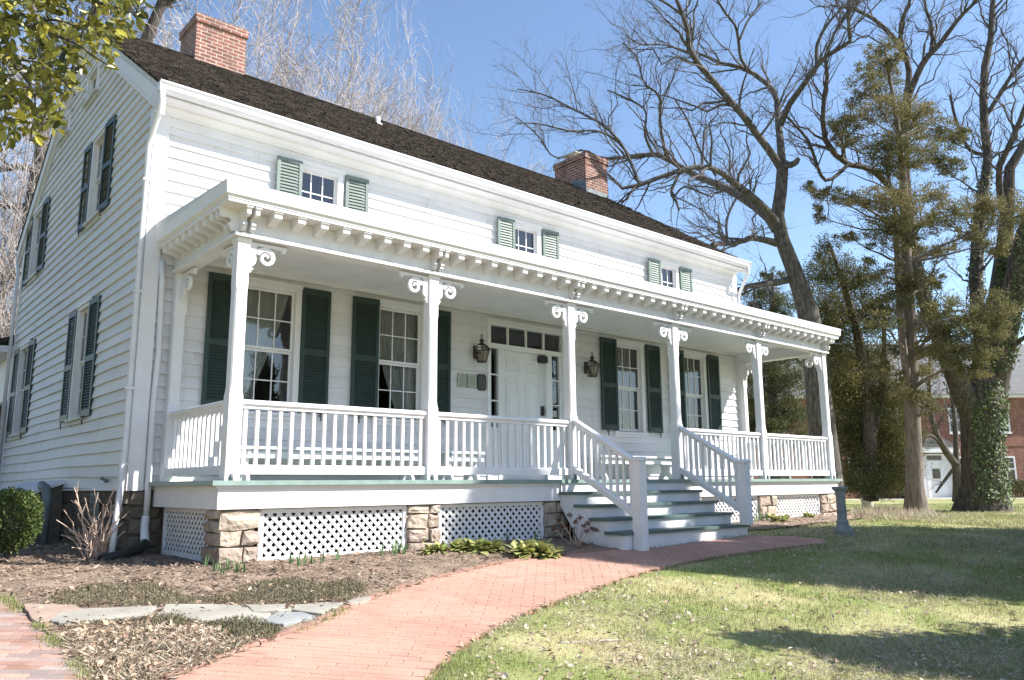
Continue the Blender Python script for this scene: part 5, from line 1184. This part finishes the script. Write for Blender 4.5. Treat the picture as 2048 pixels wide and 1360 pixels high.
# ================================================================ SHRUBS AND SMALL PLANTS
def leafball(name, c, r_, label, m_, n, ls, cat_='shrub', flat=1.):
    t = thing(name, (c[0], c[1], float(gz(c[0], c[1]))), label, cat_)
    k = RS.uniform(.72, 1.04, (n, 1)); d = unit(RS.normal(size=(n, 3))); bump_ = 1+.10*(vnoise(np.arctan2(d[:, 1], d[:, 0])*1.6+5, d[:, 2]*2.4, 1.4, 5)-.5)[:, None]*2
    pos = c+d*k*bump_*np.array([r_, r_, r_*flat]); pos[:, 2] = np.maximum(pos[:, 2], gz(pos[:, 0], pos[:, 1])+.01)
    V, F = leaves(pos, d+RS.normal(size=(n, 3))*.7+np.array([0, 0, .2]), RS.uniform(.7, 1.2, n)*ls, RS.uniform(.4, .6, n)*ls); bigmesh('foliage', V, F, m_, t)
    s = np.linspace(0, 1, 5)[:, None]; b = np.array([c[0], c[1], float(gz(c[0], c[1]))]); e = c+unit(RS.normal(size=(26, 3))+np.array([0, 0, .8]))*r_*.75
    P = np.array([b*(1-s)+q*s for q in e]); V, F = tubes(P, np.tile(np.linspace(.012, .004, 5), (26, 1)), 4); bigmesh('stems', V, F, BARK, t); return t
dp = 8.7; c = at(22, 1040, dp); r_ = 53*dp/FPX
leafball('boxwood_shrub', c, r_, 'round clipped boxwood bush at the left edge beside the cellar hatch', BOX, 7500, .04, flat=1.12)

b = ground(188, 1118); dp = depth_of(b)
t = thing('bare_shrub', b, 'bare pruned hydrangea with pale upright stems in the mulch by the foundation', 'shrub')
tips = [(113, 1040), (128, 1020), (122, 1070), (137, 1060), (150, 1000), (155, 1030), (148, 975), (163, 1045), (170, 996), (176, 1025), (183, 1055), (189, 1010), (196, 985), (200, 1035), (207, 1008), (214, 1050), (222, 1000), (231, 972), (226, 1025), (238, 1052), (246, 1046), (250, 1062), (234, 1080), (160, 1070), (205, 1066), (143, 1095), (218, 1078), (240, 1030), (175, 1060), (193, 1040)]
P = []
for i, (u, v) in enumerate(tips):
    e = at(u, v, dp+RS.uniform(-.22, .25)); s0 = b+np.array([RS.uniform(-.10, .10), RS.uniform(-.08, .08), -.02]); s = np.linspace(0, 1, 8)[:, None]
    P.append(s0*(1-s)+e*s+np.array([0, 0, 1.])*.06*np.sin(np.pi*s)*RS.uniform(-.3, 1)+RS.normal(size=(8, 3))*.012*np.sin(np.pi*s)+(e-s0)*np.array([1, 1, 0])*(s**1.6-s)*.35)
P = np.array(P); Rd = np.tile(np.linspace(.0085, .0055, 8), (len(P), 1)); kn = 1+.35*(RS.rand(*Rd.shape) > .75); tw, twr = children(P, Rd, 46, .35, .9, (.4, .9), L=(.08, .24), up=.2, m=4, rmin=.004)
V, F = cat([tubes(P, Rd*kn, 6), tubes(tw, twr, 5)]); bigmesh('stems', V, F, STEMP, t, smooth=True)

b = ground(1150, 1092); dp = depth_of(b)
t = thing('dried_hydrangea', b, 'dried hydrangea with brown flower heads beside the steps', 'shrub'); P = []; heads = []
for (u, v) in ((1118, 1040), (1128, 1052), (1140, 1030), (1152, 1044), (1160, 1035), (1168, 1052), (1176, 1046), (1184, 1058), (1193, 1060), (1146, 1058), (1172, 1062), (1108, 1058)):
    e = at(u, v, dp+RS.uniform(-.2, .2)); s = np.linspace(0, 1, 6)[:, None]; P.append((b+np.array([RS.uniform(-.06, .06), RS.uniform(-.05, .05), -.02]))*(1-s)+e*s+(e-b)*np.array([1, 1, 0])*(s**1.7-s)*.5+RS.normal(size=(6, 3))*.008*np.sin(np.pi*s)); heads.append(e)
V, F = tubes(np.array(P), np.tile(np.linspace(.006, .004, 6), (len(P), 1)), 5); bigmesh('stems', V, F, STEMP, t)
for h_ in heads:
    q = h_+unit(RS.normal(size=(70, 3)))*RS.uniform(.01, .05, (70, 1))*np.array([1, 1, .7]); V, F = leaves(q, RS.normal(size=(70, 3)), RS.uniform(.014, .026, 70), RS.uniform(.012, .02, 70)); bigmesh('flower_head', V, F, FLOWD, t)

def rosette(px, r_px, label, n, hgt=.13, m_=PRIM, name='primrose_clump'):
    b = ground(*px); dp = depth_of(b); r_ = r_px*dp/FPX; t = thing(name, b, label, 'plant')
    nc = max(4, int(n/16)); ang = RS.uniform(0, 2*np.pi, nc); rad = np.sqrt(RS.uniform(0, 1, nc))*r_*.8; cen = b+np.stack([np.cos(ang)*rad, np.sin(ang)*rad*.75, 0*rad], 1); cen[:, 2] = gz(cen[:, 0], cen[:, 1])+.015
    k = RS.randint(0, nc, n); a = RS.uniform(0, 2*np.pi, n); el = RS.uniform(.25, 1.25, n); L = RS.uniform(.6, 1.15, n)*hgt
    d = np.stack([np.cos(a)*np.cos(el), np.sin(a)*np.cos(el), np.sin(el)], 1); q = np.stack([-np.sin(a), np.cos(a), 0*a], 1); s = [0, .35, .7, 1.]; w = [.10, .24, .26, .04]
    rows = [];
    for si, wi in zip(s, w):
        c_ = cen[k]+d*(L*si)[:, None]+np.array([0, 0, -1.])*(L*.55*si*si)[:, None]*np.cos(el)[:, None]+np.stack([np.cos(a), np.sin(a), 0*a], 1)*(L*.25*si*si)[:, None]; rows += [c_-q*(L*wi*.9)[:, None]+np.array([0, 0, .012]), c_+q*(L*wi*.9)[:, None]+np.array([0, 0, .012])]
    V = np.stack(rows, 1).reshape(-1, 3); o = (np.arange(n)*8)[:, None, None]; F = (o+np.array([(0, 1, 3, 2), (2, 3, 5, 4), (4, 5, 7, 6)])[None]).reshape(-1, 4); bigmesh('leaves', V, F, m_, t, smooth=True)
rosette((868, 1106), 34, 'low yellow green primrose clump nearest the second stone pier', 150, .12)
rosette((918, 1102), 26, 'small primrose clump between two larger ones by the lattice', 110, .14)
rosette((968, 1104), 46, 'rounded primrose clump in the middle, before the second lattice panel', 300, .18)
rosette((1070, 1112), 58, 'largest primrose clump, nearest the dried hydrangea and the steps', 420, .20)
rosette((1562, 1044), 34, 'dark green leafy clump right of the steps by the stone pier', 90, .16)
rosette((1612, 1036), 24, 'small green clump before the far right lattice panel', 50, .12)
def sprout(u, v, label, group, hgt=.15):
    b = ground(u, v); n = RS.randint(5, 9); a = RS.uniform(0, 2*np.pi, n); tl = RS.uniform(.05, .4, n); L = RS.uniform(.6, 1.1, n)*hgt; s = np.linspace(0, 1, 4); d = np.stack([np.cos(a)*np.sin(tl), np.sin(a)*np.sin(tl), np.cos(tl)], 1); q = np.stack([-np.sin(a), np.cos(a), 0*a], 1)
    st = b+np.stack([np.cos(a), np.sin(a), 0*a], 1)*.015; V = np.stack([st+d*(L*si)[:, None]+sg*q*.0075*(1-.8*si**2) for si in s for sg in (-1, 1)], 1).reshape(-1, 3); o = (np.arange(n)*8)[:, None, None]
    F = (o+np.array([(0, 1, 3, 2), (2, 3, 5, 4), (4, 5, 7, 6)])[None]).reshape(-1, 4); tag(bigmesh('daffodil_sprout', V, F, SPROUT), label, 'sprout', group)
for u, v in ((409, 1134), (430, 1143), (445, 1150), (458, 1142), (473, 1146), (491, 1148), (434, 1126)): sprout(u, v, 'green daffodil sprout in the mulch around the corner stone pier', 'daffodil sprouts around the corner pier', .13)
for u, v in ((582, 1128), (607, 1130), (623, 1129), (644, 1126), (675, 1122), (598, 1134)): sprout(u, v, 'green daffodil sprout in front of the left front lattice panel', 'daffodil sprouts by the first lattice panel', .14)
for u, v in ((762, 1112), (783, 1108), (797, 1106), (808, 1108), (789, 1112)): sprout(u, v, 'green daffodil sprout beside the second stone pier', 'daffodil sprouts by the second pier', .17)
for u, v in ((1003, 1082), (1013, 1084), (1072, 1082), (1022, 1081)): sprout(u, v, 'green daffodil sprout against the second lattice panel behind the primroses', 'daffodil sprouts behind the primroses', .17)
for u, v in ((1515, 1045), (1524, 1043), (1534, 1042), (1508, 1046)): sprout(u, v, 'tall green sprout before the stone pier right of the steps', 'sprouts right of the steps', .24)

# ================================================================ GARDEN ORNAMENTS
b = ground(1687, 1070)
mb = MB(); px_, py_, pz = b; n = 8
mb.loft([[(px_+r_*math.cos(2*math.pi*(i+.5)/n), py_+r_*math.sin(2*math.pi*(i+.5)/n), pz+z) for i in range(n)] for r_, z in ((.155, -.05), (.155, .06), (.15, .07), (.14, .09), (.10, .14), (.085, .17), (.092, .18), (.092, .20), (.08, .21), (.072, .24), (.068, .58), (.075, .60), (.075, .62), (.085, .66), (.115, .69), (.12, .70), (.12, .725), (.10, .73))])
tag(mb.build('garden_pedestal', CONC), 'grey octagonal pedestal standing on the shaded lawn off the right porch corner', 'pedestal')
b = ground(1736, 1016); mb = MB(); mb.lathe(b[0], b[1], [(.19, b[2]-.03), (.20, b[2]+.05), (.215, b[2]+.30), (.235, b[2]+.31), (.235, b[2]+.35), (.20, b[2]+.35), (.19, b[2]+.28), (0, b[2]+.27)], 12, smooth=False)
tag(mb.build('stone_planter', CONCL), 'low round pale stone tub on the lawn behind the pedestal', 'planter')
a, e = ground(1118, 1289), ground(1246, 1284); s = np.linspace(0, 1, 9)[:, None]; P = a*(1-s)+e*s+np.array([0, 0, .012])+RS.normal(size=(9, 3))*.01*np.sin(np.pi*s)
mb = MB(); mb.tube(list(P), [.011, .010, .011, .009, .009, .008, .008, .006, .004], 6); mb.tube([P[4], P[4]+np.array([.06, .05, .01]), P[4]+np.array([.12, .06, .02])], [.006, .005, .003], 5); tag(mb.build('fallen_stick', TWIGP), 'pale dry stick lying on the lawn near the bottom of the view', 'stick')

# ================================================================ BRICK BUILDING BEHIND THE TREES
DB = 46.; ob = at(1850, 957, DB); ob[2] = float(gz(ob[0], ob[1])); ROT = -YAW+.03
bld = thing('brick_building', ob, 'two-storey red brick building with white windows and a white entrance bay beyond the lawn', 'building')
def bx(name, boxes, m_, parent, prisms=()):
    mb = MB()
    for q in boxes: mb.box(*q)
    for poly, a, b_, ax in prisms: mb.prism(poly, a, b_, ax)
    me_o = mb.build(name, m_, None); me_o.parent = parent; lo = np.array(me_o.location)
    return me_o, lo
def bpart(name, boxes, m_, parent=None, prisms=(), pl_=None):
    o, lo = bx(name, boxes, m_, parent or bld, prisms); o.location = tuple(lo-(pl_ if pl_ is not None else 0)); return o, lo
bld.rotation_euler = (0, 0, ROT); EH = 5.9
_, lw = bpart('wall', [(-12, 22, 0, 10, -.2, EH)], BRICKB)
bpart('belt_course', [(-12.03, 22.03, -.03, -.002, 2.95, 3.05)], BRICKB); bpart('eave', [(-12.3, 22.3, -.35, .0, EH-.12, EH+.06)], WHITE)
bpart('roof', [], SLATE, None, [([(-.5, EH+.065), (5, EH+4.0), (10.5, EH+.065)], -12.4, 22.4, 0)])
def bwin(x, z, w, h):
    f, lo = bpart('window', [(x, x+.09, -.05, .05, z, z+h), (x+w-.09, x+w, -.05, .05, z, z+h), (x+.09, x+w-.09, -.049, .05, z+h-.09, z+h), (x+.09, x+w-.09, -.049, .05, z+h/2-.035, z+h/2+.035), (x+w/2-.015, x+w/2+.015, -.04, .05, z+.07, z+h-.09), (x+.09, x+w-.09, -.039, .05, z+h*.75-.012, z+h*.75+.012), (x-.04, x+w+.04, -.1, .05, z-.09, z), (x+.09, x+w-.09, -.0485, .05, z, z+.07)], WHITE)
    p, _ = bpart('pane', [(x+.09, x+w-.09, -.015, -.005, z+.07, z+h-.09)], BLACKP if False else PANED, f, (), lo)
PANED = mat('dark_window_glass', (.012, .014, .016), (.03, .035, .04), rough=.06, scale=.8, spec=.6)
for u in (1560, 1640, 1715, 1790, 1927, 2018, 2110, 2200):
    x = (u-1850)/FPX*DB
    if u != 1790: bwin(x-.55, .9, 1.1, 1.45)
    bwin(x-.5, 3.75, 1.0, 1.45)
x0, x1 = (1815-1850)/FPX*DB, (1897-1850)/FPX*DB
pt, lo = bpart('entrance_bay', [(x0, x0+.28, -1.2, -.9, 0, 2.55), (x1-.28, x1, -1.2, -.9, 0, 2.55), (x0, x1, -.9, -.003, 0, 2.5), (x0-.08, x1+.08, -1.3, -.003, 2.555, 2.85)], WHITE, None)
bpart('bay_roof', [], SLATE, pt, [([(x0-.1, 2.855), ((x0+x1)/2-.5, 3.3), ((x0+x1)/2, 3.38), ((x0+x1)/2+.5, 3.3), (x1+.1, 2.855)], -1.32, -.004, 1)], lo)
dr, lo2 = bpart('door', [(x0+.65, x1-.65, -.96, -.905, .05, 2.1)], WHITE, pt, (), lo)
bpart('door_window', [(x0+.95, x1-1.0, -.975, -.962, 1.1, 1.65)], PANED, dr, (), lo2); bpart('transom_window', [(x0+.75, x1-.8, -.92, -.902, 2.15, 2.4)], PANED, pt, (), lo)
bpart('doorstep', [(x0-.2, x1+.2, -2.0, -1.21, -.1, .05)], PAVE)
def bpt(x, y, z=0.): c_, s_ = math.cos(ROT), math.sin(ROT); return np.array([ob[0]+c_*x-s_*y, ob[1]+s_*x+c_*y, ob[2]+z])
mb = MB(); q = [bpt(-12, -3.4), bpt(24, -3.4), bpt(24, -2.1), bpt(-12, -2.1)]; mb.add([(p[0], p[1], float(gz(p[0], p[1]))+.012) for p in q], [(0, 1, 2, 3)]); tag(mb.build('pavement', PAVE), kind='structure')
b = bpt((1790-1850)/FPX*DB, -1.2); mb = MB(); mb.loft([[(b[0]+r_*math.cos(math.pi/4+k*math.pi/2)*1.3, b[1]+r_*math.sin(math.pi/4+k*math.pi/2), b[2]+z) for k in range(4)] for r_, z in ((.32, 0), (.40, .62), (.43, .63), (.43, .70), (.36, .76))]); tag(mb.build('trash_bin', mat('dark_teal_plastic', (.01, .03, .03), (.015, .035, .035), rough=.4)), 'dark teal bin against the brick building left of its entrance', 'bin')
b = bpt((1908-1850)/FPX*DB, -.8); mb = MB(); mb.box(b[0]-.35, b[0]+.35, b[1]-.3, b[1]+.3, b[2], b[2]+.7)
for k in range(6): mb.box(b[0]-.355, b[0]+.355, b[1]-.305, b[1]+.305, b[2]+.08+k*.1, b[2]+.10+k*.1)
tag(mb.build('air_conditioner', CONCL), 'small pale air conditioning unit by the wall right of the white entrance', 'air conditioner')
t = thing('clipped_hedge', bpt(6.2, -1.), 'low clipped hedge under the lower windows at the right edge', 'hedge')
n = 5000; pos = np.array([bpt(x, y, z) for x, y, z in zip(RS.uniform(4.3, 9, n), RS.uniform(-1.5, -.4, n), RS.uniform(0, 1., n)**.7)]); V, F = leaves(pos, RS.normal(size=(n, 3)), RS.uniform(.08, .14, n), RS.uniform(.05, .08, n)); bigmesh('foliage', V, F, HEDGEM, t)

# ================================================================ GROUND LITTER AND GRASS
def stuff(o): return tag(o, kind='stuff')
def scatter(n, poly=None, lo=None, hi=None):
    poly = np.asarray(poly)[:, :2]; lo = poly.min(0); hi = poly.max(0); out = []; c = 0
    while c < n:
        p = RS.uniform(lo, hi, (n*2, 2)); p = p[inpoly(p[:, 0], p[:, 1], poly)]; out.append(p); c += len(p)
    return np.concatenate(out)[:n]
def folded(p, z, ln, m_, name, tilt=.5):
    n = len(p); a = RS.uniform(0, 2*np.pi, n); d = np.stack([np.cos(a), np.sin(a), RS.normal(size=n)*tilt*.6], 1); q = np.stack([-np.sin(a), np.cos(a), RS.normal(size=n)*tilt], 1); nn = np.cross(d, q)
    b = np.stack([p[:, 0], p[:, 1], z], 1); L = ln[:, None]; w = L*RS.uniform(.25, .42, (n, 1)); f1 = RS.uniform(-.1, .8, (n, 1)); f2 = RS.uniform(-.1, .8, (n, 1))
    V = np.stack([b, b+d*L*.3+q*w*.8+nn*w*f1, b+d*L*.65+q*w*.7+nn*w*f1, b+d*L+nn*L*RS.uniform(-.1, .3, (n, 1)), b+d*L*.65-q*w*.7+nn*w*f2, b+d*L*.3-q*w*.8+nn*w*f2, b+d*L*.5], 1).reshape(-1, 3)
    o = (np.arange(n)*7)[:, None, None]; F = (o+np.array([(0, 6, 2, 1), (6, 3, 2, 2), (0, 5, 4, 6), (6, 4, 3, 3)])[None]); T = np.array([(0, 6, 2), (0, 2, 1), (6, 3, 2), (0, 5, 4), (0, 4, 6), (6, 4, 3)]); F = (o+T[None]).reshape(-1, 3)
    return stuff(bigmesh(name, V, F, m_, org=(0, 0, 0)))
VB = np.array([ground(-40, 1205)]+WALK+[ground(188, 1368)]+list(PATH[1:11])+[(4.9, -1.1, 0), (4.9, .05, 0), (.05, .05, 0), (-.25, 1.9, 0), (-.5, 7, 0), (-5, 7, 0)])
BEDZ = lambda p: gz(p[:, 0], p[:, 1])+.006+.022*(vnoise(p[:, 0], p[:, 1], 2.2, 4)+.5*vnoise(p[:, 0], p[:, 1], 6.6, 5)-.6)
# mulch chips
p = scatter(36000, VB); p = p[(vnoise(p[:, 0], p[:, 1], .9, 31) > .30)|(RS.rand(len(p)) < .35)]; n = len(p); z = BEDZ(p)+RS.uniform(.002, .018, n)
a = RS.uniform(0, 2*np.pi, n); d = np.stack([np.cos(a), np.sin(a), RS.normal(size=n)*.28], 1); L = RS.uniform(.018, .06, n)*RS.choice([1, 1, 1.6], n); V, F = leaves(np.stack([p[:, 0], p[:, 1], z], 1), d, L, L*RS.uniform(.12, .3, n), flat=np.array([0, 0, 1.])+RS.normal(size=(n, 3))*.5)
stuff(bigmesh('mulch_chips', V, F, CHIP, org=(0, 0, 0)))
# heather cover either side of the flagstones
HC = [np.array([ground(*q) for q in pp]) for pp in ([(78, 1214), (120, 1188), (200, 1170), (300, 1162), (350, 1182), (420, 1192), (455, 1178), (600, 1160), (700, 1166), (738, 1184), (700, 1206), (560, 1214), (300, 1217), (150, 1216)],
   [(92, 1262), (130, 1252), (230, 1246), (330, 1242), (420, 1252), (500, 1256), (566, 1264), (545, 1288), (470, 1282), (390, 1264), (300, 1262), (250, 1292), (180, 1300), (120, 1290)])]
for i, poly in enumerate(HC):
    p = scatter(22000 if i == 0 else 17000, poly); k = vnoise(p[:, 0], p[:, 1], 2.6, 41+i); p = p[k > .26+.16*RS.rand(len(k))]; n = len(p); mound = .07*np.clip(vnoise(p[:, 0], p[:, 1], 2.6, 41+i)-.3, 0, 1)*1.8
    z = BEDZ(p)+mound*RS.uniform(.2, 1, n); d = RS.normal(size=(n, 3))*.6+np.array([0, 0, 1.]); V, F = leaves(np.stack([p[:, 0], p[:, 1], z], 1), d, RS.uniform(.012, .032, n), RS.uniform(.004, .008, n)); stuff(bigmesh('heather_cover', V, F, COVER, org=(0, 0, 0)))
# leaves
LZ = np.array([ground(*q) for q in ((120, 1275), (300, 1258), (470, 1270), (560, 1272), (420, 1330), (330, 1372), (190, 1372), (150, 1320))])
p = np.concatenate([scatter(620, LZ), scatter(520, VB), scatter(260, HC[0]), scatter(230, HC[1])]); folded(p, BEDZ(p)+RS.uniform(.008, .03, len(p)), RS.uniform(.02, .055, len(p)), LEAFT, 'fallen_leaves')
p = scatter(5200, LZ); n = len(p); a = RS.uniform(0, 2*np.pi, n); d = np.stack([np.cos(a), np.sin(a), np.abs(RS.normal(size=n))*.35], 1); L = RS.uniform(.03, .11, n); V, F = leaves(np.stack([p[:, 0], p[:, 1], BEDZ(p)+RS.uniform(.0, .02, n)], 1), d, L, np.full(n, .005), flat=np.array([0, 0, 1.])+RS.normal(size=(n, 3))*.5); stuff(bigmesh('dry_straw', V, F, LEAFW, org=(0, 0, 0)))
p = scatter(3800, LZ); p = p[vnoise(p[:, 0], p[:, 1], 3.1, 71) > .42]; n = len(p); V, F = leaves(np.stack([p[:, 0], p[:, 1], BEDZ(p)], 1), RS.normal(size=(n, 3))*.6+np.array([0, 0, 1.]), RS.uniform(.02, .05, n), RS.uniform(.006, .012, n)); stuff(bigmesh('heather_cover', V, F, COVER, org=(0, 0, 0)))
# lawn
def lawn_pts(n, d0, d1):
    out = []; c = 0
    while c < n:
        d = np.exp(RS.uniform(math.log(d0), math.log(d1), n)); l = d*RS.uniform(-.70, .72, n); q = CAMP[:2]+np.stack([math.sin(YAW)*d+math.cos(YAW)*l, math.cos(YAW)*d-math.sin(YAW)*l], 1)
        k = ~(inpoly(q[:, 0], q[:, 1], PATH)|inpoly(q[:, 0], q[:, 1], BED)|inpoly(q[:, 0], q[:, 1], BED2)|inpoly(q[:, 0], q[:, 1], WALKP)|((q[:, 0] > -.5)&(q[:, 0] < 13)&(q[:, 1] > -.05)))&(q[:, 0] > -4)
        q = q[k]; dd = d[k]; out.append(np.c_[q, dd]); c += len(q)
    return np.concatenate(out)[:n]
def blades(p, z, h, w, m_, name):
    n = len(p); a = RS.uniform(0, 2*np.pi, n); tl = np.abs(RS.normal(size=n))*.55; d = np.stack([np.cos(a)*np.sin(tl), np.sin(a)*np.sin(tl), np.cos(tl)], 1); q = np.stack([-np.sin(a), np.cos(a), 0*a], 1); b = np.stack([p[:, 0], p[:, 1], z], 1)
    V = np.stack([b-q*w[:, None], b+q*w[:, None], b+d*h[:, None]], 1).reshape(-1, 3); return stuff(bigmesh(name, V, np.arange(n*3).reshape(n, 3), m_, org=(0, 0, 0)))
lp = lawn_pts(190000, 4.6, 34); dd = lp[:, 2]; n = len(lp); tuft = vnoise(lp[:, 0], lp[:, 1], 4.5, 51); keep = RS.rand(n) < .35+tuft; lp = lp[keep]; dd = dd[keep]; tuft = tuft[keep]; n = len(lp)
blades(lp, gz(lp[:, 0], lp[:, 1])-.004, RS.uniform(.022, .05, n)*(.7+.7*tuft)*(dd/6)**.25, .0022*(dd/6)**.8*RS.uniform(.7, 1.3, n), GRASS, 'grass')
lp = lawn_pts(90000, 4.6, 26); k = vnoise(lp[:, 0], lp[:, 1], 1.1, 81)+.5*vnoise(lp[:, 0], lp[:, 1], 4., 82); lp = lp[k > .70+.25*RS.rand(len(k))]; n = len(lp); a = RS.uniform(0, 2*np.pi, n); dd = lp[:, 2]
d = np.stack([np.cos(a), np.sin(a), np.abs(RS.normal(size=n))*.45], 1); L = RS.uniform(.03, .08, n)*(dd/6)**.3; V, F = leaves(np.stack([lp[:, 0], lp[:, 1], gz(lp[:, 0], lp[:, 1])+RS.uniform(.004, .025, n)], 1), d, L, .0045*(dd/6)**.7, flat=np.array([0, 0, 1.])+RS.normal(size=(n, 3))*.5); stuff(bigmesh('dry_straw', V, F, LEAFW, org=(0, 0, 0)))
lp = lawn_pts(3200, 4.8, 26); folded(lp, gz(lp[:, 0], lp[:, 1])+RS.uniform(.012, .035, len(lp)), RS.uniform(.018, .05, len(lp)), LEAFW, 'fallen_leaves')
lp = lawn_pts(900, 4.8, 20); folded(lp, gz(lp[:, 0], lp[:, 1])+RS.uniform(.012, .03, len(lp)), RS.uniform(.02, .05, len(lp)), LEAFT, 'fallen_leaves')
# tufts along the brick edges
q = []
for a, b_, n in ([(WALK[i], WALK[i+1], 900) for i in range(3)]+[(PATH[i], PATH[i+1], m_) for i, m_ in ((3, 260), (4, 500), (5, 420), (6, 160), (7, 320), (8, 260), (9, 120), (10, 200))]):
    t = RS.uniform(0, 1, n); c = (a[None]*(1-t[:, None])+b_[None]*t[:, None])[:, :2]; k = vnoise(c[:, 0], c[:, 1], 5, 61) > .46; c = c[k]; q.append(c+RS.normal(size=c.shape)*.035)
q = np.concatenate(q); n = len(q); blades(q, gz(q[:, 0], q[:, 1])+.004, RS.uniform(.02, .05, n), np.full(n, .0026), GRASS, 'grass')
# dried iris foliage right of the porch
DI = np.array([ground(*p_) for p_ in ((1700, 1046), (1706, 1024), (1760, 1016), (1840, 1018), (1884, 1030), (1870, 1042), (1780, 1044))]); p = scatter(2600, DI); n = len(p)
blades(p, gz(p[:, 0], p[:, 1]), RS.uniform(.08, .26, n), RS.uniform(.006, .012, n), LEAFW, 'dried_iris_leaves')
p = scatter(500, BED2); folded(p, gz(p[:, 0], p[:, 1])+RS.uniform(.02, .06, len(p)), RS.uniform(.03, .08, len(p)), LEAFT, 'fallen_leaves')
